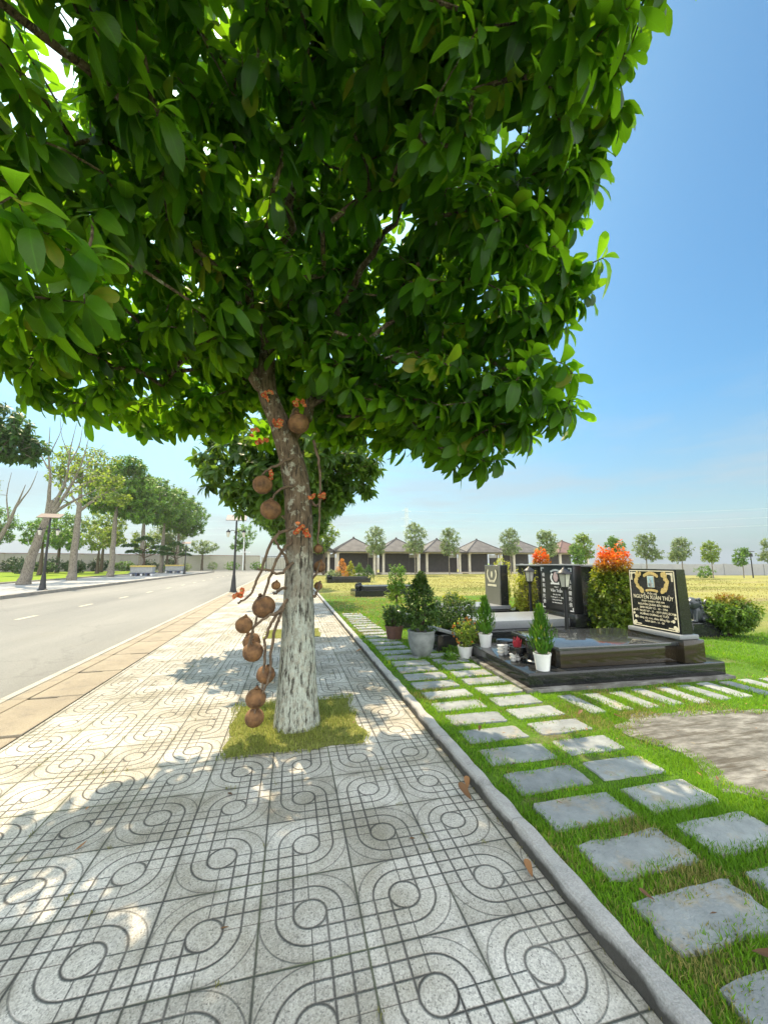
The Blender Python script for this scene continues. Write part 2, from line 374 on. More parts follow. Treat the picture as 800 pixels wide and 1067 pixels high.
M['pink_ink'] = simple('pink_portrait', (.55, .42, .42), (.38, .27, .28), 60, .5, .0)
M['photo_blue'] = simple('portrait_background', (.42, .60, .66), (.36, .54, .62), 20, .3, 0)
M['photo_fig'] = simple('portrait_figure', (.62, .62, .58), (.12, .14, .15), 24, .3, 0)
M['white_pot'] = simple('white_glazed_pot', (.80, .80, .79), (.72, .72, .70), 5, .35, .05, 30, .003)
M['grey_pot'] = simple('grey_cement_pot', (.27, .29, .28), (.15, .165, .16), 7, .8, .4, 40, .006, 7)
M['brown_pot'] = simple('brown_clay_pot', (.14, .07, .05), (.08, .04, .03), 9, .7, .3)
M['dark_pot'] = simple('dark_pot', (.05, .05, .05), (.03, .03, .03), 9, .6, .2)
M['soil'] = simple('potting_soil', (.10, .07, .045), (.05, .035, .025), 30, .95, .6, 60, .01)
M['black_glaze'] = simple('black_glaze', (.012, .012, .014), (.02, .02, .022), 10, .15, 0)
M['red_stick'] = simple('red_incense_stick', (.42, .03, .05), (.30, .02, .04), 20, .7, .1)
M['black_metal'] = simple('black_metal', (.022, .022, .024), (.014, .014, .015), 20, .45, .1, 80, .002)
M['lamp_glass'] = simple('milky_lamp_glass', (.62, .60, .50), (.48, .47, .40), 12, .25, .0)
M['panel'] = simple('solar_panel_back', (.20, .15, .125), (.15, .115, .10), 6, .7, .05)
M['panel_grey'] = simple('pale_solar_panel', (.22, .20, .20), (.18, .165, .165), 6, .7, .05)
M['road_paint'] = concrete_material('worn_road_paint', (.72, .66, .48), (.52, .47, .34), (.26, .24, .2), .6, 9)
M['roof'] = simple('roof_tile', (.13, .12, .115), (.075, .07, .067), 1.5, .8, .5, 18, .03, 6)
M['roof_red'] = simple('red_roof_tile', (.17, .10, .085), (.12, .07, .06), 1.5, .8, .5, 18, .03, 6)
M['column'] = simple('cream_column', (.60, .55, .45), (.48, .43, .35), 4, .7, .1)
M['dark_panel'] = simple('dark_stone_panel', (.055, .048, .045), (.035, .03, .028), 3, .5, .1)
M['white_panel'] = simple('white_partition', (.68, .68, .66), (.55, .55, .54), 3, .6, .1)
M['wall_grey'] = concrete_material('grey_wall', (.40, .40, .41), (.32, .32, .33), (.24, .24, .24), .5, .5)
M['wall_park'] = concrete_material('park_wall', (.50, .45, .39), (.40, .36, .31), (.27, .25, .22), .5, .4)
M['coping'] = simple('brown_coping', (.27, .15, .11), (.2, .11, .08), 3, .8, .2)
M['planter_base'] = simple('blue_planter_foot', (.10, .13, .22), (.07, .09, .15), 6, .6, .1)
M['planter'] = simple('grey_planter', (.36, .37, .36), (.27, .28, .27), 5, .7, .2)
M['planter_rim'] = simple('yellow_planter_rim', (.60, .47, .14), (.48, .36, .10), 6, .6, .1)
M['steel'] = simple('galvanised_steel', (.58, .61, .64), (.50, .53, .56), 5, .8, 0)
M['white_metal'] = simple('white_metal', (.75, .76, .76), (.66, .67, .67), 8, .4, .05)
M['shade_gap'] = simple('drain_slot_shade', (.03, .026, .02), (.02, .018, .014), 8, .95, .2)  # near-black drain floor: shade inside the slots put into the colour

# ------------------------------------------------------------------ builders
def tag(o, label=None, cat=None, group=None, kind=None):
    if label: o['label'] = label
    if cat: o['category'] = cat
    if group: o['group'] = group
    if kind: o['kind'] = kind
    return o
def empty(name, loc=(0, 0, 0), rz=0, label=None, cat=None, group=None):
    o = bpy.data.objects.new(name, None); COL.objects.link(o); o.location = loc; o.rotation_euler = (0, 0, rz)
    o.empty_display_size = .2
    return tag(o, label, cat, group)
def kids(o): return [c for c in bpy.data.objects if c.parent == o]
def copy_tree(o, parent=None):
    c = o.copy(); COL.objects.link(c)
    if parent is not None: c.parent = parent
    for ch in kids(o): copy_tree(ch, c)
    return c

class MB:
    """collects shapes in one bmesh and links them as one mesh object"""
    def __init__(s): s.bm = bmesh.new()
    def box(s, c, d, rz=0, bev=0, rot=None, segs=1):
        r = bmesh.ops.create_cube(s.bm, size=1)
        vs_ = r['verts']
        mat = Matrix.Translation(c) @ (rot.to_4x4() if rot is not None else Matrix.Rotation(rz, 4, 'Z')) @ Matrix.Diagonal((d[0], d[1], d[2], 1))
        bmesh.ops.transform(s.bm, matrix=mat, verts=vs_)
        if bev:
            es = list({e for v in vs_ for e in v.link_edges})
            bmesh.ops.bevel(s.bm, geom=es, offset=bev, segments=segs, affect='EDGES', profile=.5)
        return s
    def sphere(s, c, r, sub=2, sc=(1, 1, 1), jit=0, rz=0):
        q = bmesh.ops.create_icosphere(s.bm, subdivisions=sub, radius=1)
        for v in q['verts']:
            p = v.co.copy()
            if jit: p *= 1 + jit * mnoise.noise(p * 2.1 + Vector(c) * 3.7)
            p = Matrix.Rotation(rz, 3, 'Z') @ Vector((p.x * r * sc[0], p.y * r * sc[1], p.z * r * sc[2]))
            v.co = p + Vector(c)
        return s
    def tube(s, pts, rad, n=6, caps=True):
        pts = [Vector(p) for p in pts]
        if not hasattr(rad, '__len__'): rad = [rad] * len(pts)
        up = None; rings = []
        for i, p in enumerate(pts):
            d = (pts[min(i + 1, len(pts) - 1)] - pts[max(i - 1, 0)])
            if d.length < 1e-9: d = Vector((0, 0, 1))
            d.normalize()
            if up is None: up = d.orthogonal().normalized()
            else:
                up = up - d * up.dot(d)
                up = up.normalized() if up.length > 1e-6 else d.orthogonal().normalized()
            w = d.cross(up)
            rings.append([s.bm.verts.new(p + (up * math.cos(2 * math.pi * k / n) + w * math.sin(2 * math.pi * k / n)) * rad[i]) for k in range(n)])
        for a, b in zip(rings[:-1], rings[1:]):
            for k in range(n): s.bm.faces.new((a[k], a[(k + 1) % n], b[(k + 1) % n], b[k]))
        if caps and n > 2:
            s.bm.faces.new(list(reversed(rings[0]))); s.bm.faces.new(rings[-1])
        return s
    def lathe(s, c, prof, n=20, close_top=False, close_bottom=True):
        c = Vector(c); rings = []
        for r, z in prof: rings.append([s.bm.verts.new(c + Vector((r * math.cos(2 * math.pi * k / n), r * math.sin(2 * math.pi * k / n), z))) for k in range(n)])
        for a, b in zip(rings[:-1], rings[1:]):
            for k in range(n): s.bm.faces.new((a[k], a[(k + 1) % n], b[(k + 1) % n], b[k]))
        if close_bottom: s.bm.faces.new(list(reversed(rings[0])))
        if close_top: s.bm.faces.new(rings[-1])
        return s
    def poly(s, pts, h=0):
        v0 = [s.bm.verts.new(p) for p in pts]; s.bm.faces.new(v0)
        if h:
            v1 = [s.bm.verts.new((p[0], p[1], p[2] - h)) for p in pts]
            n = len(pts)
            for k in range(n): s.bm.faces.new((v0[k], v1[k], v1[(k + 1) % n], v0[(k + 1) % n]))
        return s
    def build(s, name, m, parent=None, smooth=True, label=None, angle=40):
        bmesh.ops.recalc_face_normals(s.bm, faces=s.bm.faces)
        me = bpy.data.meshes.new(name); s.bm.to_mesh(me); s.bm.free()
        if smooth:
            me.polygons.foreach_set('use_smooth', [True] * len(me.polygons))
            me.set_sharp_from_angle(angle=R(angle))
        me.materials.append(M[m] if isinstance(m, str) else m)
        o = bpy.data.objects.new(name, me); COL.objects.link(o)
        if parent is not None: o.parent = parent
        if label: o['label'] = label
        return o

def np_mesh(name, V, F, m, parent=None, rnd=None, uv=None, smooth=True):
    """mesh from numpy arrays: V (n,3), F (m,k)"""
    me = bpy.data.meshes.new(name)
    V = np.asarray(V, np.float32); F = np.asarray(F, np.int32); k = F.shape[1]
    me.vertices.add(len(V)); me.vertices.foreach_set('co', V.ravel())
    me.loops.add(F.size); me.loops.foreach_set('vertex_index', F.ravel())
    me.polygons.add(len(F)); me.polygons.foreach_set('loop_start', np.arange(0, F.size, k, dtype=np.int32))
    me.update(calc_edges=True)
    if smooth: me.polygons.foreach_set('use_smooth', np.ones(len(F), bool))
    if rnd is not None:
        a = me.attributes.new('rnd', 'FLOAT', 'POINT'); a.data.foreach_set('value', np.asarray(rnd, np.float32))
    if uv is not None:
        l = me.uv_layers.new(name='uv'); l.data.foreach_set('uv', np.asarray(uv, np.float32)[F.ravel()].ravel())
    me.materials.append(M[m] if isinstance(m, str) else m)
    me.validate()
    o = bpy.data.objects.new(name, me); COL.objects.link(o)
    if parent is not None: o.parent = parent
    return o

def unit(a): return a / np.maximum(np.linalg.norm(a, axis=-1, keepdims=True), 1e-9)
PROF = {  # half-width along the leaf; stations 0..1
    'obovate': ([0, .12, .32, .55, .76, .92, 1], [.02, .34, .68, .96, 1.0, .62, .02]),
    'oval': ([0, .3, .65, 1], [.03, .95, .85, .03]),
    'quad': ([0, .5, 1], [.05, 1, .05])}
def leaves(P, D, Nn, length, width, droop, prof='quad', fold=.25, rng=RNG):
    """P base points, D leaf directions, Nn upward normals -> V, F, rnd-index, uv; leaves curve downwards by droop"""
    n = len(P); D = unit(D); S = unit(np.cross(D, Nn)); Nn = unit(np.cross(S, D))
    st, wd = PROF[prof]; V = np.zeros((n, len(st), 3, 3)); UV = np.zeros((n, len(st), 3, 2))
    length = np.broadcast_to(length, n)[:, None]; width = np.broadcast_to(width, n)[:, None]; droop = np.broadcast_to(droop, n)[:, None]
    wave = rng.normal(0, .05, (n, len(st)))
    for i, (t, w) in enumerate(zip(st, wd)):
        c = P + D * (length * t) - Nn * (length * droop * t * t) * .8 - D * (length * np.abs(droop) * t * t * .35)
        c[:, 2] -= (length[:, 0] * np.maximum(droop[:, 0], 0) * t * t * .3)
        for j, sgn in enumerate((-1, 0, 1)):
            V[:, i, j] = c + S * (sgn * width * w * .5) + Nn * (abs(sgn) * (fold + wave[:, i:i + 1]) * width * w * .5)
            UV[:, i, j, 0] = sgn * w; UV[:, i, j, 1] = t
    k = len(st); f = []
    for i in range(k - 1):
        for j in range(2):
            a = i * 3 + j; f.append((a, a + 1, a + 4, a + 3))
    F = (np.array(f)[None] + (np.arange(n) * k * 3)[:, None, None]).reshape(-1, 4)
    return V.reshape(-1, 3), F, np.repeat(np.arange(n), k * 3), UV.reshape(-1, 2)

def rand_dirs(n, rng=RNG):
    return unit(rng.normal(0, 1, (n, 3)))

def whorls(C, A, per, length, width, prof, spread=(50, 100), droop=(.1, .6), rng=RNG, back=.10):
    """rosettes of leaves at twig ends C with axes A"""
    P, D, Nn, Ln, Wd, Dr, cid = [], [], [], [], [], [], []
    for ci in range(len(C)):
        k = rng.integers(per[0], per[1] + 1)
        a = unit(A[ci]); o1 = unit(np.cross(a, [0.31, .2, .93] if abs(a[2]) < .9 else [1, 0, 0])); o2 = np.cross(a, o1)
        ph = np.arange(k) * 2.39996 + rng.uniform(0, 6.28)
        th = np.radians(np.linspace(spread[0], spread[1], k) + rng.normal(0, 9, k))
        d = (np.cos(th)[:, None] * a + np.sin(th)[:, None] * (np.cos(ph)[:, None] * o1 + np.sin(ph)[:, None] * o2))
        d[:, 2] -= rng.uniform(.05, .55, k); d = unit(d)
        nn = unit(a + np.array([0, 0, .8]) + rng.normal(0, .18, (k, 3)))
        P.append(C[ci] - a * (np.linspace(0, back, k)[:, None])); D.append(d); Nn.append(nn)
        Ln.append(rng.uniform(*length, k)); Wd.append(rng.uniform(*width, k)); Dr.append(rng.uniform(*droop, k)); cid += [ci] * k
    Ln = np.concatenate(Ln); Wd = np.concatenate(Wd) * Ln
    return leaves(np.concatenate(P), np.concatenate(D), np.concatenate(Nn), Ln, Wd, np.concatenate(Dr), prof), np.array(cid)

def in_lobes(lobes, rng=RNG, hollow=.45):
    pts = []
    for (cx, cy, cz, rx, ry, rz, n) in lobes:
        d = rand_dirs(n, rng); r = rng.uniform(hollow ** 3, 1, n) ** (1 / 3)
        pts.append(np.array([cx, cy, cz]) + d * r[:, None] * np.array([rx, ry, rz]))
    return np.concatenate(pts)

def branch_tree(seed_nodes, targets, origin, sag=.06, rng=RNG):
    """grow twigs from the limb nodes to every target; returns nodes, parents"""
    nodes = [np.array(p, float) for p, _ in seed_nodes]; par = [q for _, q in seed_nodes]
    order = np.argsort(np.linalg.norm(targets - origin, axis=1))
    tip = {}
    arr = np.zeros((len(seed_nodes) + len(targets) * 4 + 8, 3)); arr[:len(nodes)] = nodes
    dist0 = np.linalg.norm(arr - origin, axis=1)
    for ti in order:
        t = targets[ti]; m = len(nodes)
        dv = arr[:m] - t; d = np.linalg.norm(dv, axis=1)
        cost = d + .35 * np.linalg.norm(arr[:m] - origin, axis=1)
        j = int(np.argmin(cost)); a = arr[j]
        k = 1 + int(d[j] > .3) + int(d[j] > .8) + int(d[j] > 1.4)
        prev = j
        for s in range(1, k + 1):
            f = s / k; p = a + (t - a) * f
            p = p + np.array([0, 0, sag * d[j] * math.sin(math.pi * f)])
            if s < k: p = p + rng.normal(0, .035 * d[j], 3)
            nodes.append(p); par.append(prev); arr[len(nodes) - 1] = p; prev = len(nodes) - 1
        tip[ti] = prev
    return np.array(nodes), par, tip

def branch_mesh(mb, nodes, par, r_tip=.005, expo=2.3, rmax=.12, nseg=5, skip=()):
    n = len(nodes); load = np.zeros(n); child = [[] for _ in range(n)]
    for i, p in enumerate(par):
        if p is not None and p >= 0: child[p].append(i)
    for i in range(n - 1, -1, -1):
        if not child[i]: load[i] = 1
        if par[i] is not None and par[i] >= 0: load[par[i]] += load[i]
    rad = np.minimum(r_tip * load ** (1 / expo), rmax)
    done = set()
    for i in range(n):            # chains: follow the thickest child
        if i in done or (par[i] is not None and par[i] >= 0 and max(child[par[i]], key=lambda c: load[c]) == i): continue
        chain = [i]; done.add(i)
        while child[chain[-1]]:
            c = max(child[chain[-1]], key=lambda q: load[q]); chain.append(c); done.add(c)
        pts = [nodes[c] for c in chain]; rr = [rad[c] for c in chain]
        if par[i] is not None and par[i] >= 0: pts = [nodes[par[i]]] + pts; rr = [min(rad[par[i]], rad[i] * 1.25)] + rr
        if len(pts) < 2: continue
        mb.tube(pts, rr, nseg if rr[0] > .012 else 4, caps=False)

def curve_pts(pts, n=6):
    """Catmull-Rom through the points"""
    P = [np.array(p, float) for p in pts]; P = [2 * P[0] - P[1]] + P + [2 * P[-1] - P[-2]]; out = []
    for i in range(1, len(P) - 2):
        for k in range(n):
            t = k / n; a, b, c, d = P[i - 1:i + 3]
            out.append(.5 * ((2 * b) + (-a + c) * t + (2 * a - 5 * b + 4 * c - d) * t * t + (-a + 3 * b - 3 * c + d) * t ** 3))
    out.append(P[-2]); return out

def text_mesh(body, size, align='CENTER'):
    cu = bpy.data.curves.new('inscription', 'FONT'); cu.body = body; cu.size = size; cu.align_x = align; cu.align_y = 'CENTER'; cu.extrude = .0015; cu.resolution_u = 3
    o = bpy.data.objects.new('inscription', cu); COL.objects.link(o)
    bpy.context.view_layer.update()
    me = bpy.data.meshes.new_from_object(o.evaluated_get(bpy.context.evaluated_depsgraph_get()))
    bpy.data.objects.remove(o); bpy.data.curves.remove(cu)
    return me

# ------------------------------------------------------------------ the setting
def sheet(name, x0, y0, x1, y1, z, m, nx=1, ny=1, amp=0):
    xs = np.linspace(x0, x1, nx + 1); ys = np.linspace(y0, y1, ny + 1)
    X, Y = np.meshgrid(xs, ys); Z = np.full_like(X, z)
    if amp:
        for i in range(X.shape[0]):
            for j in range(X.shape[1]):
                Z[i, j] += amp * mnoise.noise(Vector((X[i, j] * .8, Y[i, j] * .8, 0))) + amp * .6 * mnoise.noise(Vector((X[i, j] * 3, Y[i, j] * 3, 5)))
    idx = np.arange((nx + 1) * (ny + 1)).reshape(ny + 1, nx + 1)
    F = np.stack([idx[:-1, :-1], idx[:-1, 1:], idx[1:, 1:], idx[1:, :-1]], -1).reshape(-1, 4)
    return tag(np_mesh(name, np.stack([X, Y, Z], -1).reshape(-1, 3), F, m), kind='structure')
sheet('ground', -420, -200, 420, 640, -.30, 'park')
def haze_box():
    mb = MB(); mb.box((0, 220, 24), (860, 860, 51)); m = bpy.data.materials.new('haze_air'); m.use_nodes = True; nt = m.node_tree; nt.nodes.clear()
    o_ = nt.nodes.new('ShaderNodeOutputMaterial'); v = nt.nodes.new('ShaderNodeVolumePrincipled'); v.inputs['Density'].default_value = .0005; v.inputs['Color'].default_value = (.92, .95, 1, 1); v.inputs['Anisotropy'].default_value = .35
    nt.links.new(v.outputs[0], o_.inputs['Volume']); h = mb.build('haze', m, smooth=False); tag(h, kind='stuff')
haze_box()
sheet('pavement', -2.112, -4, 1.166, 64, 0, 'tile')
sheet('road', -11.0, -30, -2.905, 62, -.02, 'asphalt')
sheet('cross_road', -60, 62, 60, 68.5, -.024, 'asphalt')
sheet('lawn', 1.252, -4, 90, 80, .045, 'field')
sheet('turf_base', 1.252, -2, 9.0, 15, .05, 'turf', 60, 120, .012)
# concrete strip over the drain: slabs with slots left open between them
mb = MB()
y = -4.0; k = 0
while y < 62:
    Ln = 1.0; x0, x1 = -2.62, -2.125
    mb.box(((x0 + x1) / 2, y + Ln / 2 - .026, -.032), (x1 - x0, Ln - .055, .08), bev=.006)
    side = [0, 1, 0, 0, 1, 2][k % 6]
    if side == 0: mb.box(((x0 + x1) / 2 + .13, y + Ln - .026, -.036), ((x1 - x0) - .27, .053, .075))
    elif side == 1: mb.box(((x0 + x1) / 2 - .13, y + Ln - .026, -.036), ((x1 - x0) - .27, .053, .075))
    else: mb.box(((x0 + x1) / 2, y + Ln - .026, -.036), ((x1 - x0), .053, .075))
    y += Ln; k += 1
tag(mb.build('gutter', 'gutter'), kind='structure')
sheet('drain_floor', -2.64, -4, -2.10, 62, -.10, 'shade_gap')
mb = MB()
for k in range(66): mb.box((-2.72, -4 + k + .5, -.028), (.17, .992, .07), bev=.006)
tag(mb.build('gutter_edge', 'gutter'), kind='structure')
mb = MB()
for k in range(66): mb.box((-2.855, -4 + k + .5, -.022), (.09, .994, .07), bev=.006)
tag(mb.build('road_edge', 'edge'), kind='structure')
# kerb on the right: rough cast concrete
def rough_kerb(name, x0, x1, y0, y1, z0, z1, m, step=.1, amp=.006):
    prof = [(x0, z0), (x0, z0 + (z1 - z0) * .5), (x0, z1 - .010), (x0 + .010, z1), (x0 * .7 + x1 * .3, z1 + .001), (x0 * .3 + x1 * .7, z1 + .002), (x1 - .010, z1), (x1, z1 - .010), (x1, z0)]
    ys = np.arange(y0, y1 + step, step); V = []
    for yy in ys:
        for (x, z) in prof:
            j = 1 if z > z0 + .01 else 0
            p = Vector((x * 9, yy * 7, z * 9))
            V.append((x + j * amp * 1.5 * mnoise.noise(p), yy, z + j * amp * mnoise.noise(p + Vector((7, 3, 1)))))
    n = len(prof); idx = np.arange(len(ys) * n).reshape(len(ys), n)
    F = np.stack([idx[:-1, :-1], idx[1:, :-1], idx[1:, 1:], idx[:-1, 1:]], -1).reshape(-1, 4)
    o = np_mesh(name, V, F, m); o.data.set_sharp_from_angle(angle=R(28)); return tag(o, kind='structure')
rough_kerb('kerb', 1.168, 1.250, -3, 62, -.01, .078, 'kerb', .04, .009)
rough_kerb('far_kerb', -11.12, -10.98, -30, 62, -.05, .13, 'kerb_left', .4, .012)
sheet('far_pavement', -17.3, -30, -11.12, 62, .10, 'walk_far')
rough_kerb('lawn_edge', -17.44, -17.3, -30, 62, .0, .20, 'kerb_left', .5, .01)
sheet('park_lawn', -90, -30, -17.44, 66, .14, 'park')
sheet('verge', -60, 68.6, 60, 74, .03, 'park')
mb = MB()
mb.box((-20, 68.55, .03), (90, .18, .22), bev=.02)
tag(mb.build('end_kerb', 'edge'), kind='structure')
mb = MB()
for k in range(24):
    yy = -6 + k * 3.05
    mb.box((-6.72, yy, -.0155), (.11, .82 if k else .8, .001))
tag(mb.build('road_markings', 'road_paint'), kind='structure')
def pit(name, x0, y0, x1, y1):
    mb = MB(); c = [(x0, y0), (x1, y0), (x1, y1), (x0, y1)]; o_ = []
    for i in range(4):
        a, b = np.array(c[i]), np.array(c[(i + 1) % 4])
        for k in range(30):
            p = a + (b - a) * k / 30; q = Vector((p[0] * 6, p[1] * 6, 2)); r_ = Vector((p[0] * 19, p[1] * 19, 5))
            o_.append((p[0] + .06 * mnoise.noise(q) + .025 * mnoise.noise(r_), p[1] + .06 * mnoise.noise(q + Vector((9, 9, 9))) + .025 * mnoise.noise(r_ + Vector((3, 3, 3))), .005))
    mb.poly(o_); tag(mb.build(name, 'pit', smooth=False), kind='structure')
pit('tree_pit', -.45, 3.2, .62, 4.25)
pit('far_tree_pit', -.45, 7.75, .62, 8.7)

# trodden bare ground beside the stepping stones
mb = MB()
out = [(2.62, 2.05), (2.72, 1.78), (3.1, 1.45), (3.9, 1.2), (5.0, 1.15), (6.2, 1.6), (6.4, 2.6), (5.4, 2.86), (4.3, 2.90), (3.5, 3.0), (2.95, 3.02), (2.66, 2.85), (2.74, 2.5)]
op = curve_pts(out + [out[0]], 5)[:-1]
op = [np.array(a) + (np.array(b) - np.array(a)) * k / 4 for a, b in zip(op, op[1:] + op[:1]) for k in range(4)]
pts = [(p[0] + .12 * mnoise.noise(Vector((p[0] * 4, p[1] * 4, 0))) + .05 * mnoise.noise(Vector((p[0] * 14, p[1] * 14, 3))), p[1] + .12 * mnoise.noise(Vector((p[0] * 4, p[1] * 4, 9))) + .05 * mnoise.noise(Vector((p[0] * 14, p[1] * 14, 7))), .060) for p in op]
mb.poly(pts, .02)
tag(mb.build('bare_ground', 'bare', smooth=False), kind='structure')
def inside(px, py, poly):
    r = np.zeros(px.shape, bool); n = len(poly); j = n - 1
    for i in range(n):
        xi, yi = poly[i][0], poly[i][1]; xj, yj = poly[j][0], poly[j][1]
        c = ((yi > py) != (yj > py)) & (px < (xj - xi) * (py - yi) / (yj - yi + 1e-12) + xi); r ^= c; j = i
    return r
_c = (4.4, 2.1); BARE = [(_c[0] + (p[0] - _c[0]) * .93, _c[1] + (p[1] - _c[1]) * .87) for p in pts]

# ------------------------------------------------------------------ stepping stones
ORD = ['nearest', 'second', 'third', 'fourth', 'fifth', 'sixth', 'seventh', 'eighth', 'ninth', 'tenth', 'eleventh', 'twelfth', 'thirteenth', 'fourteenth', 'fifteenth',
       'sixteenth', 'seventeenth', 'eighteenth', 'nineteenth', 'twentieth', 'twenty-first', 'twenty-second', 'twenty-third', 'twenty-fourth', 'twenty-fifth', 'twenty-sixth', 'twenty-seventh', 'twenty-eighth', 'twenty-ninth', 'thirtieth']
STONES = []
def stone(cx, cy, sx_, sy_, label, group, rz=0, seed=0, rough=1.0):
    rr = random.Random(seed); mb = MB(); pts = []
    for (a, b) in ((-1, -1), (1, -1), (1, 1), (-1, 1)):
        pass
    cor = [(-.5, -.5), (.5, -.5), (.5, .5), (-.5, .5)]
    for i in range(4):
        a, b = cor[i], cor[(i + 1) % 4]
        for t in (0.04, .2, .4, .6, .8, .96):
            x = (a[0] + (b[0] - a[0]) * t) * sx_; yv = (a[1] + (b[1] - a[1]) * t) * sy_
            pts.append((x + rr.uniform(-.006, .006) * rough, yv + rr.uniform(-.005, .005) * rough, 0))
    bm = mb.bm
    top = [bm.verts.new(p) for p in pts]; n = len(pts)
    low = [bm.verts.new((p[0] * 1.012, p[1] * 1.02, -.008)) for p in pts]; bot = [bm.verts.new((p[0] * 1.012, p[1] * 1.02, -.04)) for p in pts]
    bm.faces.new(top)
    for a, b in ((top, low), (low, bot)):
        for k in range(n): bm.faces.new((a[k], b[k], b[(k + 1) % n], a[(k + 1) % n]))
    o = mb.build('stepping_stone', 'stone', smooth=False)
    o.location = (cx, cy, .063 + rr.uniform(-.003, .003)); o.rotation_euler = (rr.uniform(-.01, .01), rr.uniform(-.01, .01), rz + rr.uniform(-.02, .02))
    tag(o, label, 'stepping stone', group)
    STONES.append((cx, cy, sx_, sy_)); return o
for k in range(30):
    yy = 1.03 + k * .325
    extra = {1: ', muddy', 2: ', ragged', 7: ', soiled'}.get(k, '')
    stone(1.625 + random.uniform(-.012, .012), yy, .50, .215, f'{ORD[k]} grey stepping stone from the camera in the row beside the kerb{extra}', 'stepping stones in the row beside the kerb', seed=k, rough=1.8 if k in (1, 2, 7) else 1)
for k in range(17):
    yy = 1.03 + k * .325
    stone(2.22 + random.uniform(-.012, .012), yy, .47, .22, f'{ORD[k]} grey stepping stone from the camera in the row nearer the graves', 'stepping stones in the row nearer the graves', seed=100 + k)
for k in range(10):
    stone(2.78 + k * .30, 3.38 + random.uniform(-.015, .015), .165, .46, f'{ORD[k].replace("nearest", "first")} long narrow stone from the left in the strip before the black grave', 'narrow stones in front of the black grave', seed=200 + k)

# ------------------------------------------------------------------ turf
def vnoise(x, y, s, seed):
    rg = np.random.default_rng(seed); G = rg.uniform(0, 1, (64, 64))
    u, v = x * s, y * s; i, j = np.floor(u).astype(int), np.floor(v).astype(int); f, g = u - i, v - j
    f, g = f * f * (3 - 2 * f), g * g * (3 - 2 * g); q = lambda a, b: G[a % 64, b % 64]
    return (q(i, j) * (1 - f) + q(i + 1, j) * f) * (1 - g) + (q(i, j + 1) * (1 - f) + q(i + 1, j + 1) * f) * g
def blades(x, y, z, h, w, name, mat, rnd):
    n = len(x); ang = RNG.uniform(0, 6.28, n); lean = RNG.uniform(.1, .9, n) * h; la = RNG.uniform(0, 6.28, n)
    dx, dy = np.cos(ang) * w * .5, np.sin(ang) * w * .5; lx, ly = np.cos(la) * lean, np.sin(la) * lean
    V = np.zeros((n, 5, 3))
    V[:, 0] = np.stack([x - dx, y - dy, z], -1); V[:, 1] = np.stack([x + dx, y + dy, z], -1)
    V[:, 2] = np.stack([x + dx * .8 + lx * .35, y + dy * .8 + ly * .35, z + h * .6], -1); V[:, 3] = np.stack([x - dx * .8 + lx * .35, y - dy * .8 + ly * .35, z + h * .6], -1)
    V[:, 4] = np.stack([x + lx, y + ly, z + h], -1)
    b = (np.arange(n) * 5)[:, None]
    F = np.concatenate([b + np.array([0, 1, 2]), b + np.array([0, 2, 3]), b + np.array([3, 2, 4])])
    return np_mesh(name, V.reshape(-1, 3), F, mat, rnd=np.repeat(rnd, 5))
GRAVES = [(2.58, 3.68, 5.45, 5.42), (2.9, 5.9, 5.7, 7.6), (2.9, 8.0, 5.4, 9.4)]
def grass_mask(x, y):
    k = np.ones(len(x), bool); e = np.where(RNG.uniform(0, 1, len(x)) < .45, .045, .006) * vnoise(x, y, 9, 31) * 1.5
    for (cx, cy, a, b) in STONES:
        k &= ~((np.abs(x - cx) < a / 2 - .008 - e) & (np.abs(y - cy) < b / 2 - .006 - e))
    for (a, b, c, d) in GRAVES: k &= ~((x > a) & (x < c) & (y > b) & (y < d))
    k &= ~inside(x, y, BARE)
    return k
zones = [(1.245, .45, 3.0, 2.4, 17000, .032, .0042), (1.245, 2.4, 3.3, 4.2, 10000, .034, .0050), (3.0, .9, 6.5, 4.2, 4200, .040, .006), (1.245, 4.2, 6.5, 8, 2200, .034, .009), (5.3, 3.4, 9, 8, 900, .04, .011), (1.25, 8, 8, 14, 500, .038, .016)]
X, Y, H_, W_ = [], [], [], []
for (x0, y0, x1, y1, den, h, w) in zones:
    n = int((x1 - x0) * (y1 - y0) * den); x = RNG.uniform(x0, x1, n); yv = RNG.uniform(y0, y1, n)
    d = vnoise(x, yv, 2.2, 3) * .6 + vnoise(x, yv, 7, 4) * .4
    keep = grass_mask(x, yv) & (RNG.uniform(0, 1, n) < np.clip((d - .22) * 3.2, .05, 1))
    x, yv, d = x[keep], yv[keep], d[keep]
    X.append(x); Y.append(yv); H_.append(h * RNG.uniform(.5, 1.25, len(x)) * (.65 + .6 * d)); W_.append(np.full(len(x), w) * RNG.uniform(.7, 1.3, len(x)))
X, Y, H_, W_ = map(np.concatenate, (X, Y, H_, W_))
dryn = vnoise(X, Y, 1.3, 8) * .65 + vnoise(X, Y, 5, 9) * .35 + np.clip((Y - 4) * .03, 0, .25) + RNG.normal(0, .09, len(X))
isdry = dryn > .72
c = ~isdry
tag(blades(X[c], Y[c], np.full(c.sum(), .048), H_[c], W_[c], 'turf_grass', 'grass', np.clip(vnoise(X[c], Y[c], 3, 5) * .7 + RNG.uniform(0, .4, c.sum()), 0, 1)), kind='stuff')
c = isdry
fx = RNG.uniform(1.4, 34, 60000); fy_ = RNG.uniform(8, 40, 60000)
fk = RNG.uniform(0, 1, len(fx)) < np.clip(vnoise(fx, fy_, .5, 41) * 1.8 - .5 + .4 * vnoise(fx, fy_, 2, 42), .03, 1); fx, fy_ = fx[fk], fy_[fk]
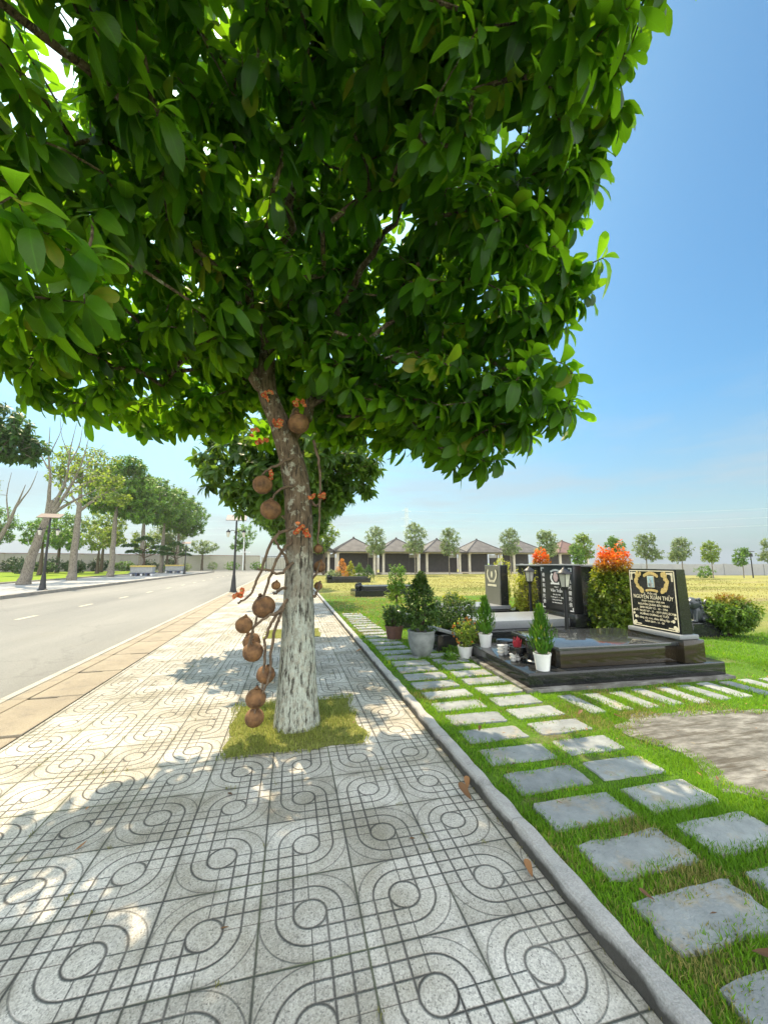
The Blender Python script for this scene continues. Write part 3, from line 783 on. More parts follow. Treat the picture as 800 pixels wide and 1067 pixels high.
tag(blades(fx, fy_, np.full(len(fx), .04), .05 * RNG.uniform(.5, 1.4, len(fx)), np.full(len(fx), .035), 'field_grass', 'grass_dry', np.clip(vnoise(fx, fy_, .3, 43) + RNG.normal(0, .15, len(fx)), 0, 1)), kind='stuff')
tag(blades(X[c], Y[c], np.full(c.sum(), .048), H_[c] * .9, W_[c], 'dry_grass', 'grass_dry', RNG.uniform(0, 1, c.sum())), kind='stuff')
for nm, (x0, y0, x1, y1), den in (('pit_grass', (-.52, 3.12, .69, 4.33), 6500), ('far_pit_grass', (-.45, 7.75, .62, 8.7), 1500)):
    n = int((x1 - x0) * (y1 - y0) * den); x = RNG.uniform(x0, x1, n); yv = RNG.uniform(y0, y1, n)
    ed = np.minimum(np.minimum(x - x0, x1 - x), np.minimum(yv - y0, y1 - yv))
    keep = (RNG.uniform(0, 1, n) < np.clip(.25 + vnoise(x, yv, 5, 21) * 1.1, 0, 1)) & (ed > .12 * vnoise(x, yv, 6, 6) * RNG.uniform(.5, 1.2, n))
    x, yv = x[keep], yv[keep]
    tag(blades(x, yv, np.full(len(x), .004), .036 * RNG.uniform(.4, 1.3, len(x)), np.full(len(x), .005), nm, 'grass_pit', np.clip(RNG.uniform(0, 1, len(x)) * .6 + .7 * vnoise(x, yv, 4, 14) - .15, 0, 1)), kind='stuff')
# tufts of weed in the pavement joints
x, yv = [], []
for k in range(90):
    jx = -.08 + .4 * random.randint(-4, 2); jy = random.uniform(.9, 7)
    if random.random() < .5: jx, jy = random.uniform(-1.8, 1.15), 1.59 + .4 * random.randint(-2, 12)
    for q in range(random.randint(3, 14)): x.append(jx + random.gauss(0, .008)); yv.append(jy + random.gauss(0, .012))
for k in range(600): x.append(1.162 + random.gauss(0, .004)); yv.append(random.uniform(.6, 14))
x, yv = np.array(x), np.array(yv)
tag(blades(x, yv, np.full(len(x), .0), RNG.uniform(.006, .02, len(x)), np.full(len(x), .003), 'joint_weeds', 'grass_dry', RNG.uniform(0, .5, len(x))), kind='stuff')

# ------------------------------------------------------------------ the cannonball tree
def cannonball_tree():
    t = empty('cannonball_tree', (.08, 3.7, 0), label='large cannonball tree with round brown fruit on its whitewashed trunk in the tiled pavement', cat='tree')
    o = np.array([.08, 3.7, 0])
    P = lambda *a: tuple(np.array(a) - o)
    tr = [(.095, 3.7, -.02), (.092, 3.7, .12), (.09, 3.7, .45), (.08, 3.7, 1.13), (.07, 3.7, 1.65), (.02, 3.7, 2.2), (-.11, 3.7, 2.67), (-.28, 3.71, 3.12), (-.26, 3.75, 3.75), (-.16, 3.8, 4.4), (-.1, 3.85, 5.1), (-.05, 3.8, 5.9)]
    trr = [.205, .186, .166, .132, .125, .126, .112, .092, .064, .05, .036, .02]
    tp = curve_pts(tr, 8); rr = np.interp(np.linspace(0, 1, len(tp)), np.linspace(0, 1, len(trr)), trr)
    mb = MB()
    # trunk as rings with a lumpy, fluted surface
    n = 28; rings = []
    for i, p in enumerate(tp):
        ring = []
        for k in range(n):
            a = 2 * math.pi * k / n; z = p[2]
            f = 1 + .05 * mnoise.noise(Vector((math.cos(a) * 1.7, math.sin(a) * 1.7, z * 2.2))) + .035 * mnoise.noise(Vector((math.cos(a) * 5, math.sin(a) * 5, z * 9)))
            f += .16 * max(0, 1 - z / .35) * (mnoise.noise(Vector((math.cos(a) * 2.2, math.sin(a) * 2.2, 3))) + .2)
            ring.append(mb.bm.verts.new(Vector((p[0] + math.cos(a) * rr[i] * f, p[1] + math.sin(a) * rr[i] * f, p[2])) - Vector(o)))
        rings.append(ring)
    for a, b in zip(rings[:-1], rings[1:]):
        for k in range(n): mb.bm.faces.new((a[k], a[(k + 1) % n], b[(k + 1) % n], b[k]))
    limbs = [
        [(-.24, 3.7, 2.98), (-.55, 3.6, 3.35), (-1.0, 3.5, 3.75), (-1.7, 3.4, 4.05), (-2.6, 3.5, 4.1), (-3.4, 3.5, 4.0)],
        [(-.05, 3.7, 2.5), (.12, 3.75, 2.95), (.22, 3.7, 3.4), (.45, 3.45, 4.0), (.8, 3.0, 4.5), (1.2, 2.4, 4.8)],
        [(.12, 3.75, 2.95), (.5, 3.55, 3.2), (1.0, 3.25, 3.35), (1.6, 3.0, 3.3), (2.0, 2.95, 3.05)],
        [(-.27, 3.73, 3.4), (-.5, 3.2, 3.9), (-.8, 2.6, 4.2), (-1.2, 2.1, 4.15), (-1.5, 1.7, 3.9)],
        [(-.2, 3.78, 4.1), (-.1, 3.2, 4.6), (.0, 2.5, 5.0), (.1, 1.7, 5.2)],
        [(-.26, 3.73, 3.55), (.0, 4.3, 3.8), (.3, 5.0, 4.1), (.4, 5.5, 4.1)],
        [(-.27, 3.72, 3.3), (-.7, 4.0, 3.4), (-1.2, 4.2, 3.4), (-1.9, 4.4, 3.4)],
        [(.22, 3.7, 3.4), (.7, 4.0, 3.7), (1.2, 4.1, 3.8)]]
    lr = [.050, .058, .030, .045, .042, .036, .03, .03]
    seeds = []
    for p in tp:
        if p[2] > 3.7: seeds.append((np.array(p) - o, -1 if not seeds else len(seeds) - 1))
    for L_, r0 in zip(limbs, lr):
        lp = curve_pts(L_, 5)
        lp = [q + (RNG.normal(0, .018, 3) if 0 < i < len(lp) - 1 else 0) for i, q in enumerate(lp)]
        mb.tube([Vector(q - o) for q in lp], list(np.linspace(r0, .016, len(lp))), 9)
        base = len(seeds)
        for i, q in enumerate(lp[3:]): seeds.append((q - o, -1 if i == 0 else base + i - 1))
    lobes = [
        (0, 3.8, 5.1, 2.1, 2.1, 1.4, 380), (1.60, 2.8, 3.85, .95, .85, .60, 150), (1.98, 3.0, 2.88, .60, .55, .34, 60), (1.35, 3.2, 2.95, .6, .6, .42, 58), (1.62, 3.1, 2.42, .28, .26, .2, 12),
        (-.2, 4.6, 5.3, 1.0, 1.0, .8, 100), (1.28, 2.0, 4.6, .92, .85, .80, 160), (1.35, 1.35, 4.65, .55, .6, .6, 55), (-2.4, 3.7, 3.95, 1.5, 1.3, .65, 200), (-1.5, 2.2, 4.0, 1.05, .9, .70, 130),
        (0, 1.75, 5.2, 1.4, .9, .8, 150), (-.6, 2.2, 4.9, .9, .7, .6, 60), (-1.6, 4.3, 3.3, 1.2, .9, .42, 140), (.5, 5.0, 4.0, 1.3, .9, .8, 160), (-3.5, 3.4, 3.7, .9, 1.1, .6, 100),
        (-1.15, 1.85, 2.78, .28, .25, .22, 9), (.75, 4.1, 3.2, .7, .5, .45, 70), (-1.5, 1.0, 4.4, 1.2, .7, .7, 80), (1.4, 3.9, 3.1, .5, .5, .45, 50), (-.5, 5.2, 3.6, 1.0, .7, .6, 80), (-.1, 2.7, 3.75, .28, .25, .2, 6), (0, 3.0, 6.3, 2.1, 1.9, .6, 190), (-2.0, 2.6, 5.0, 1.3, 1.2, .8, 120), (-.45, 3.1, 3.75, .5, .4, .3, 22), (.25, 3.2, 3.75, .4, .3, .3, 16), (-.75, 3.2, 3.35, .4, .4, .2, 18), (.42, 3.25, 3.2, .45, .35, .28, 24), (-.05, 3.2, 3.45, .3, .25, .2, 8), (.15, 3.4, 5.6, .7, .6, .5, 60), (.45, 4.2, 5.2, .7, .6, .5, 50), (-1.9, 1.5, 4.9, .9, .7, .6, 60)]
    C = in_lobes(lobes, hollow=.6) - o
    nodes, par, tip = branch_tree(seeds, C, np.array([-.2, 0, 3.2]))
    branch_mesh(mb, nodes, par, .0052, 2.5, .034)
    mb.build('trunk', 'bark_main', t, angle=60)
    A = np.zeros_like(C)
    for i in range(len(C)):
        j = tip[i]; p = par[j]; A[i] = unit(nodes[j] - nodes[p])
    A = unit(A + .55 * unit(C - np.array([-.1, 0, 3.9])) + np.array([0, 0, .18]))
    (V, F, lid, uv), cid = whorls(C, A, (9, 15), (.11, .245), (.36, .50), 'obovate', (40, 128), (.10, 1.05))
    rn = np.clip(RNG.normal(.38, .24, lid.max() + 1) + RNG.normal(0, .24, len(C))[cid], 0, 1)
    np_mesh('crown', V, F, 'leaf_main', t, rnd=rn[lid], uv=uv)
    # fruit: each on a hanging woody stem
    def fruit(x, y_, z, r):
        mb = MB(); mb.sphere((0, 0, 0), r, 3, (1, 1, .97), .05)
        mb.lathe((0, 0, r * .93), [(r * .30, 0), (r * .34, r * .05), (r * .2, r * .10), (r * .12, r * .3)], 10)
        f = mb.build('fruit', 'fruit', t, angle=70); f.location = P(x, y_, z); f.rotation_euler = (random.uniform(-.5, .5), random.uniform(-.5, .5), random.uniform(0, 6)); return f
    F_ = [(-.27, 3.58, 2.12, .088), (-.19, 3.55, 1.89, .092), (.03, 3.52, 2.70, .098), (-.215, 3.55, 1.04, .098), (-.365, 3.5, .90, .072), (-.29, 3.55, .67, .085), (-.31, 3.62, .74, .075),
          (-.18, 3.58, .47, .078), (-.25, 3.52, .30, .082), (-.255, 3.55, .14, .078), (.27, 3.8, 1.38, .06), (.25, 3.72, 1.55, .045), (.26, 3.75, 1.20, .04), (-.12, 3.55, 1.22, .04)]
    for f in F_: fruit(*f)
    st = [[(.02, 3.6, 1.75), (-.16, 3.5, 1.62), (-.26, 3.47, 1.3), (-.33, 3.45, 1.15), (-.42, 3.45, 1.08)],
          [(.0, 3.6, 1.62), (-.12, 3.52, 1.45), (-.2, 3.5, 1.2), (-.27, 3.5, .95), (-.33, 3.5, .72)],
          [(-.04, 3.58, 1.05), (-.08, 3.5, 1.0), (-.17, 3.48, .97), (-.27, 3.48, .90), (-.30, 3.5, .78), (-.3, 3.52, .68)],
          [(-.05, 3.6, 1.02), (-.10, 3.5, .9), (-.14, 3.5, .66), (-.15, 3.5, .45), (-.22, 3.5, .3), (-.25, 3.5, .2)],
          [(-.02, 3.6, 1.1), (-.12, 3.5, .95), (-.185, 3.5, .8), (-.19, 3.52, .55), (-.2, 3.52, .4), (-.21, 3.5, .3)],
          [(-.04, 3.62, 1.2), (-.1, 3.55, 1.17), (-.14, 3.52, 1.15)],
          [(.0, 3.58, 2.4), (-.14, 3.52, 2.3), (-.26, 3.55, 2.22), (-.27, 3.58, 2.15)],
          [(.02, 3.58, 2.12), (-.1, 3.5, 2.08), (-.19, 3.53, 1.98)],
          [(-.05, 3.6, 2.75), (.0, 3.52, 2.85), (.03, 3.5, 2.78)],
          [(.16, 3.68, 1.25), (.22, 3.68, 1.3), (.27, 3.74, 1.42)], [(.16, 3.66, 1.1), (.23, 3.66, 1.12), (.28, 3.7, 1.25)],
          [(.02, 3.58, 1.42), (-.08, 3.5, 1.33), (-.2, 3.47, 1.36), (-.28, 3.45, 1.36)], [(-.01, 3.6, 1.38), (-.07, 3.52, 1.5), (-.13, 3.5, 1.6), (-.11, 3.5, 1.7)],
          [(.18, 3.66, 2.6), (.24, 3.62, 2.3), (.25, 3.6, 1.9), (.24, 3.62, 1.6)], [(.17, 3.67, 2.0), (.22, 3.62, 1.95), (.27, 3.6, 2.03)]]
    for s_ in st:
        mb = MB(); cp = curve_pts([P(*q) for q in s_], 6)
        cp = [q + RNG.normal(0, .004, 3) for q in cp]
        mb.tube(cp, list(np.linspace(.015, .008, len(cp))), 7); mb.build('fruit_stem', 'stem', t)
    # flower bunches, petals curling round a pink boss
    def flowers(x, y_, z, k, r):
        for q in range(k):
            c = np.array(P(x, y_, z)) + RNG.normal(0, r * .55, 3); ax = unit(RNG.normal(0, 1, 3) + np.array([0, -1.2, .2])); o1 = unit(np.cross(ax, [.3, .1, .9])); o2 = np.cross(ax, o1)
            Dn = np.array([o1 * math.cos(w * 1.047) + o2 * math.sin(w * 1.047) + ax * .45 for w in range(6)])
            V, F, lid, uv = leaves(np.tile(c, (6, 1)), Dn, np.tile(ax, (6, 1)), .038, .029, -.5, 'oval', .3)
            f = np_mesh('flower', V, F, 'flower', t, rnd=RNG.uniform(0, 1, lid.max() + 1)[lid])
            bm = bmesh.new(); bm.from_mesh(f.data)
            g_ = bmesh.ops.create_icosphere(bm, subdivisions=1, radius=.011, matrix=Matrix.Translation(Vector(c + ax * .006)))
            for fc in {f2 for v in g_['verts'] for f2 in v.link_faces}: fc.material_index = 1; fc.smooth = True
            bm.to_mesh(f.data); bm.free(); f.data.materials.append(M['bud'])
    for q in [(-.26, 3.52, 2.93, 6, .035), (-.15, 3.52, 2.69, 8, .04), (-.36, 3.5, 2.58, 3, .03), (-.29, 3.5, 2.5, 4, .03), (-.21, 3.55, 2.2, 3, .03), (.03, 3.45, 2.86, 6, .045), (.26, 3.5, 3.17, 3, .03), (.16, 3.54, 2.02, 3, .025), (.27, 3.6, 2.04, 5, .03), (.07, 3.5, 1.70, 7, .04), (.13, 3.52, 1.68, 4, .03), (-.4, 3.46, 1.16, 4, .03)]:
        flowers(*q[:3], int(q[3] * 1.3) + 1, q[4] * 1.0)
    return t
cannonball_tree()

def simple_tree(name, loc, trunk, limbs, lobes, leaf, bark, label, group, per=(5, 8), ll=(.14, .22), lw=(.42, .55), prof='quad', r_tip=.006, rmax=.05, hollow=.35, droop=(.1, .5), seed=1, rz=0, nseg=8):
    """trunk: [(x,y,z,r)...] local; limbs: list of such; lobes as in in_lobes"""
    rng = np.random.default_rng(seed)
    t = empty(name, loc, rz, label, 'tree', group); mb = MB(); seeds = []
    for L_ in [trunk] + limbs:
        cp = curve_pts([q[:3] for q in L_], 4); rr = np.interp(np.linspace(0, 1, len(cp)), np.linspace(0, 1, len(L_)), [q[3] for q in L_])
        cp = [q + (rng.normal(0, .12 * rr[i], 3) if 0 < i else 0) for i, q in enumerate(cp)]
        mb.tube(cp, list(rr), nseg)
        b = len(seeds); sub = cp[len(cp) // 2:]
        for i, q in enumerate(sub): seeds.append((q, -1 if i == 0 else b + i - 1))
    C = in_lobes(lobes, rng, hollow)
    org = np.array(trunk[-1][:3]); nodes, par, tip = branch_tree(seeds, C, org * np.array([1, 1, .8]), rng=rng)
    branch_mesh(mb, nodes, par, r_tip, 2.4, rmax, 4)
    mb.build('trunk', bark, t, angle=60)
    A = np.array([unit(nodes[tip[i]] - nodes[par[tip[i]]]) for i in range(len(C))])
    A = unit(A + .5 * unit(C - org) + np.array([0, 0, .4]))
    if per[1] > 0:
        (V, F, lid, uv), cid = whorls(C, A, per, ll, lw, prof, (30, 115), droop, rng)
        rn = np.clip(rng.normal(.42, .2, lid.max() + 1) + rng.normal(0, .2, len(C))[cid], 0, .95)
        np_mesh('crown', V, F, leaf, t, rnd=rn[lid], uv=uv)
    return t

# next trees of the pavement row
row = simple_tree('cannonball_tree', (.06, 8.2, 0), [(0, 0, 0, .17), (.02, 0, .8, .12), (-.03, 0, 1.8, .1), (.05, .1, 2.8, .08), (0, 0, 4, .05), (0, 0, 5, .02)],
    [[(0, 0, 2.2, .05), (-.7, -.2, 2.7, .035), (-1.5, -.3, 3.1, .015)], [(0, 0, 2.3, .05), (.7, 0, 2.8, .035), (1.4, .1, 3.2, .015)], [(0, 0, 2.5, .05), (.1, -.8, 3.0, .03), (.1, -1.4, 3.4, .015)], [(0, 0, 2.6, .05), (-.2, .8, 3.2, .03), (-.2, 1.5, 3.6, .015)]],
    [(0, 0, 4.4, 1.5, 1.5, 1.0, 150), (-1.15, -.1, 3.3, .85, .9, .8, 130), (1.1, .1, 3.45, .8, .9, .65, 110), (-.6, -.3, 2.65, .75, .7, .35, 70), (.55, -.2, 2.85, .6, .7, .4, 60), (0, 1.0, 3.5, 1.1, .9, .8, 90), (-.1, -.9, 3.5, 1.0, .7, .7, 90)],
    'leaf_second', 'bark_main', 'second cannonball tree of the pavement row, leafy and partly hidden behind the first trunk', None, (9, 13), (.16, .26), (.38, .48), 'oval', .005, .03, .4, seed=5)
def row_copy(y_, label, rz):
    c = copy_tree(row); c.location = (.0, y_, 0); c.rotation_euler = (0, 0, rz); c['label'] = label; return c
row_copy(15.2, 'third cannonball tree of the pavement row, small in the distance behind the trunk', 2.1)
row_copy(22.2, 'fourth cannonball tree of the pavement row, smallest and farthest behind the trunk', 4.0)

# ------------------------------------------------------------------ street lamps
def street_lamp(loc, rz, label, panel_mat, tilt=.35):
    t = empty('street_lamp', loc, rz, label, 'lamp', 'solar street lamps along the road')
    mb = MB(); mb.lathe((0, 0, 0), [(.20, 0), (.20, .03), (.15, .06), (.115, .30), (.10, .55), (.075, .75), (.075, .80)], 14, True); mb.build('base', 'black_metal', t)
    mb = MB(); mb.tube([(0, 0, .78), (0, 0, 2.0), (0, 0, 3.45)], [.062, .05, .04], 10); mb.tube([(0, 0, 2.85), (0, 0, 2.92)], [.07, .07], 10); mb.build('pole', 'black_metal', t)
    mb = MB(); mb.box((0, 0, 3.62), (.95, .55, .035), bev=.006, rot=Matrix.Rotation(tilt, 3, 'X')); p = mb.build('solar_panel', panel_mat, t)
    mb = MB(); mb.tube([(0, 0, 3.4), (0, .02, 3.6)], [.03, .03], 6); mb.build('bracket', 'black_metal', t)
    for s in (-1, 1):
        mb = MB(); mb.tube([(0, 0, 2.95), (s * .18, 0, 3.0), (s * .34, 0, 2.94)], [.018, .016, .014], 6)
        mb.lathe((s * .36, 0, 2.90), [(.11, 0), (.09, .05), (.03, .10), (.01, .16)], 8, True)
        a = mb.build('lamp_arm', 'black_metal', t)
        mb = MB(); mb.lathe((s * .36, 0, 2.66), [(.05, 0), (.085, .20), (.085, .235)], 6, True); mb.build('lamp_head', 'lamp_glass', a)
    return t
street_lamp((-11.65, 22.25, .10), .1, 'black solar street lamp nearest on the far pavement, between the two pale trunks', 'panel', .45)
street_lamp((-2.67, 20.1, .0), 0, 'black solar street lamp standing on the gutter left of the big trunk', 'panel_grey', .6)
street_lamp((-12.0, 49.4, .10), 0, 'small distant black street lamp at the end of the far pavement', 'panel', .45)

# ------------------------------------------------------------------ far pavement: trees and planters
def tall_tree(name, loc, h, r, lobes, label, leaf, bark='bark_pale', lean=(0, 0), limbs=None, seed=1, group='trees along the far pavement', **k):
    lx, ly = lean
    tr = [(0, 0, 0, r * 1.35), (lx * .1, ly * .1, h * .12, r), (lx * .45, ly * .45, h * .5, r * .8), (lx * .8, ly * .8, h * .8, r * .5), (lx, ly, h, r * .25)]
    return simple_tree(name, loc, tr, limbs or [], lobes, leaf, bark, label, group, seed=seed, **k)
TL = dict(per=(7, 10), ll=(.28, .46), lw=(.42, .55), r_tip=.014, rmax=.09, hollow=.3, prof='quad')
tall_tree('bare_tree', (-15.6, 27.9, .1), 5.2, .29, [(1.6, .3, 7.2, 1.6, 1.2, 1.5, 34), (2.6, .2, 5.6, 1.5, 1.0, .9, 46), (3.0, .2, 7.0, 1.2, 1.0, .6, 26)], 'tall pale half bare tree beside the nearest lamp on the far pavement', 'leaf_bright',
    lean=(1.0, 0), limbs=[[(.7, 0, 3.6, .15), (1.6, .1, 5.6, .09), (2.2, .2, 7.4, .05), (2.5, .2, 9.3, .015)], [(.8, 0, 4.0, .14), (.7, .1, 6.4, .08), (.4, .2, 8.2, .045), (.3, .2, 10, .012)], [(.9, 0, 4.2, .15), (1.5, .2, 6.6, .07), (1.5, .3, 8.6, .035), (1.7, .3, 10.4, .01)], [(.9, 0, 4.2, .12), (2.0, .2, 5.2, .07), (3.2, .3, 6.0, .02)],
      [(.5, .1, 7.2, .05), (-.2, .1, 8.6, .03), (-.5, .1, 10, .01)], [(1.5, .2, 7.4, .05), (2.0, .2, 8.8, .03), (2.1, .2, 10.2, .01)], [(.45, .1, 8.0, .04), (.9, .1, 9.4, .02), (1.1, .1, 10.6, .008)], [(2.1, .2, 7.0, .04), (2.9, .2, 8.2, .02), (3.4, .2, 9.0, .008)], [(1.5, .2, 8.2, .03), (1.0, .2, 9.4, .018), (.8, .2, 10.6, .008)]],
    seed=31, per=(2, 4), ll=(.2, .32), lw=(.42, .55), r_tip=.012, rmax=.07, hollow=.2)
tall_tree('forked_tree', (-19.5, 31.0, .14), 4.4, .24, [(-.8, 0, 6.2, 1.4, 1.2, 1.0, 40)], 'grey forked tree with few leaves at the left picture edge', 'leaf_pale',
    lean=(-.3, 0), limbs=[[(0, 0, 2.0, .17), (.8, 0, 3.6, .12), (1.3, 0, 5.4, .06), (1.6, 0, 6.6, .015)], [(-.1, 0, 2.2, .15), (-.7, 0, 4.2, .09), (-1.0, 0, 6.2, .02)], [(1.2, 0, 5.0, .06), (1.9, 0, 6.4, .03), (2.2, 0, 7.6, .01)], [(.9, 0, 4.0, .06), (.6, 0, 5.8, .03), (.7, 0, 7.4, .01)]], seed=32, per=(2, 4), ll=(.2, .32), lw=(.42, .55), r_tip=.012, rmax=.07)
tall_tree('leafy_tree', (-15.4, 21.3, .1), 6.0, .3, [(.2, .6, 8.0, 2.5, 2.2, 1.2, 260), (1.3, 1.6, 7.2, 1.7, 1.5, .8, 150)], 'dark leafy tree crown reaching in at the left picture edge', 'leaf_dark', seed=33, **TL)
tall_tree('leafy_tree', (-16.0, 34.0, .1), 8.2, .27, [(0, 0, 9.2, 2.4, 1.9, 1.3, 180), (1.5, 0, 7.6, 1.5, 1.2, .8, 80), (-1.3, 0, 8.0, 1.3, 1, .8, 50), (2.4, 0, 6.3, 1.1, .9, .6, 40)], 'loose light green tree just right of the nearest lamp', 'leaf_bright', seed=34,
    per=(4, 7), ll=(.24, .38), lw=(.42, .55), r_tip=.014, rmax=.09, hollow=.3, limbs=[[(0, 0, 5.2, .12), (1.2, 0, 6.4, .08), (2.3, 0, 7.2, .03)], [(0, 0, 5.6, .1), (-1.1, 0, 7.2, .06), (-1.8, 0, 8.2, .02)]])
tall_tree('leafy_tree', (-16.5, 41.7, .1), 8.4, .27, [(.2, 0, 8.8, 3.1, 2.6, 2.0, 520), (-1.2, 0, 7.0, 1.7, 1.6, .9, 120), (1.7, .2, 7.0, 1.7, 1.5, .9, 120), (.7, 0, 10.8, 1.7, 1.6, 1.0, 130), (2.2, 0, 5.8, 1.2, 1.2, .6, 60)], 'full green roadside tree left of the nearer clipped planter', 'leaf_mid', seed=35, **TL)
tall_tree('leafy_tree', (-16.3, 48.5, .1), 8.5, .26, [(0, 0, 8.8, 3.7, 3.0, 2.5, 620), (1.6, 0, 7.0, 2.0, 1.6, 1.0, 130), (-1.6, 0, 7.2, 2.0, 1.6, 1.0, 130)], 'dense green roadside tree above the nearer clipped planter', 'leaf_mid', seed=36, **TL)
tall_tree('leafy_tree', (-16.2, 55.2, .1), 8.2, .26, [(0, 0, 8.8, 3.8, 3.0, 2.7, 620), (1.8, 0, 7.0, 2.0, 1.6, 1.0, 130), (-1.6, 0, 7.4, 1.9, 1.6, 1.0, 110)], 'dense green roadside tree above the farther clipped planter', 'leaf_mid', seed=37, **TL)
tall_tree('leafy_tree', (-15.8, 60.5, .1), 7.6, .24, [(.3, 0, 8.0, 3.7, 2.8, 2.7, 560), (1.6, 0, 6.2, 1.9, 1.5, 1.1, 130)], 'farthest green tree of the roadside row, its crown lowest', 'leaf_mid', seed=38, **TL)
# behind: park trees
PT = dict(per=(5, 8), ll=(.3, .48), lw=(.45, .6), r_tip=.014, rmax=.08, hollow=.3)
tall_tree('park_tree', (-25, 47, .14), 3.6, .2, [(0, 0, 4.3, 2.4, 2, 1.5, 150)], 'bluish green park tree behind the nearest lamp', 'leaf_mid', 'bark_dark', seed=41, group='park trees by the wall', **PT)
tall_tree('park_tree', (-22, 52, .14), 3.4, .18, [(0, 0, 4.2, 2.1, 2, 1.6, 130)], 'yellow green park tree between the leafy roadside trunks', 'leaf_bright', 'bark_dark', seed=42, group='park trees by the wall', **PT)
tall_tree('park_tree', (-31, 44, .14), 3.6, .2, [(0, 0, 5.0, 2.4, 2, 1.8, 130)], 'pale yellow park tree at the left edge behind the forked tree', 'leaf_bright', 'bark_dark', seed=43, group='park trees by the wall', **PT)
tall_tree('park_tree', (-20.5, 62, .14), 3.4, .18, [(0, 0, 4.4, 2.3, 2, 1.6, 130)], 'yellow green park tree seen under the roadside crowns behind the planters', 'leaf_bright', 'bark_dark', seed=44, group='park trees by the wall', **PT)
for i, (x, y_, h, lf, lb) in enumerate([(-29, 58, 5.5, 'leaf_mid', 'tall green park tree behind the loose roadside tree'), (-24.5, 59, 6.0, 'leaf_bright', 'tall yellow green park tree between the second and third roadside trunks'), (-38, 60, 6.2, 'leaf_mid', 'tall green park tree farthest left behind the forked tree'), (-18.6, 66, 5.2, 'leaf_pale', 'pale tall park tree at the wall left of the distant lamp')]):
    tall_tree('park_tree', (x, y_, .14), h, .2, [(0, 0, h + .6, 2.8, 2.4, 2.0, 240), (.8, 0, h - 1.6, 2.0, 1.8, 1.0, 110)], lb, lf, 'bark_dark', seed=140 + i, group='park trees by the wall', **PT)
tall_tree('wall_tree', (-14.8, 72, 0), 3.6, .2, [(0, 0, 4.2, 2.6, 2, 1.2, 130)], 'pale spreading tree before the far wall at the road end', 'leaf_pale', 'bark_dark', seed=45, group='trees at the road end', **PT)
tall_tree('wall_tree', (-8.4, 76, 0), 5.0, .2, [(0, 0, 6.6, 2.1, 2, 2.2, 150), (-1, 0, 4.6, 1.6, 1.4, 1, 70)], 'taller rounded tree behind the gutter lamp at the road end', 'leaf_mid', 'bark_dark', seed=46, group='trees at the road end', **PT)
tall_tree('wall_tree', (3.6, 44, .05), 3.2, .18, [(0, 0, 4.6, 1.7, 1.6, 1.6, 130), (-.6, -.3, 3.2, 1.3, 1.2, .7, 70)], 'yellow green tree just right of the big trunk before the pavilions', 'leaf_bright', 'bark_dark', seed=47, group='trees before the pavilions', **PT)

def shrub(name, loc, dims, n, leaf, label, group=None, ll=(.05, .09), lw=(.45, .6), per=(5, 8), cat='shrub', prof='quad', hollow=.55, stem=True, shape='ball', seed=1, parent=None, stem_h=None, z0=0.0):
    """leafy shrub: foliage over a few woody stems; shape ball, cone or column"""
    rng = np.random.default_rng(seed)
    t = parent if parent is not None else empty(name, loc, 0, label, cat, group)
    d = rand_dirs(n, rng); r = rng.uniform(hollow ** 3, 1, n) ** (1 / 3)
    C = d * r[:, None]
    if shape == 'cone':
        k = np.clip((C[:, 2] + 1) / 2, 0, 1); w = np.sin(np.pi * np.clip(k * .88 + .12, 0, 1)) ** .75 * (1.1 - .45 * k); hh = np.sqrt(np.maximum(1 - C[:, 2] ** 2, .03)); C[:, 0] *= w / hh; C[:, 1] *= w / hh
    if shape == 'column':
        hh = np.sqrt(np.maximum(1 - C[:, 2] ** 2, .05)); w = np.minimum(hh * 1.6, 1) ; C[:, 0] *= w / hh; C[:, 1] *= w / hh
    if shape == 'taper':
        hh = np.sqrt(np.maximum(1 - C[:, 2] ** 2, .05)); w = np.clip(1.05 - .62 * np.clip((C[:, 2] + .25) / 1.25, 0, 1) ** 1.3, .2, 1); w = np.minimum(w, hh * 2.2); C[:, 0] *= w / hh; C[:, 1] *= w / hh
    C = C * (1 + .16 * np.array([mnoise.noise(Vector(q * 2.3) + Vector((seed, 0, 0))) for q in C])[:, None])
    C = C * np.array(dims) / 2; C[:, 2] += dims[2] / 2 + z0
    A = unit(C - np.array([0, 0, z0 + dims[2] * .35]) + rng.normal(0, .25 * max(dims[:2]), C.shape)); A = unit(A + np.array([0, 0, .35]))
    (V, F, lid, uv), cid = whorls(C, A, per, ll, lw, prof, (20, 105), (.0, .45), rng, .03)
    rn = np.clip(rng.normal(.42, .2, lid.max() + 1) + rng.normal(0, .18, len(C))[cid], 0, .95)
    f = np_mesh('foliage', V, F, leaf, t, rnd=rn[lid], uv=uv)
    if stem:
        mb = MB()
        for k in range(5):
            a = rng.uniform(0, 6.28); q = rng.uniform(.3, .75)
            mb.tube(curve_pts([(rng.normal(0, .02), rng.normal(0, .02), (stem_h or 0)), (math.cos(a) * dims[0] * .12, math.sin(a) * dims[1] * .12, z0 + dims[2] * .3), (math.cos(a) * dims[0] * .3 * q, math.sin(a) * dims[1] * .3 * q, z0 + dims[2] * .8)], 4), list(np.linspace(max(dims) * .012 + .004, .003, 9)), 5)
        mb.build('stem', 'bark_dark', t)
    return t

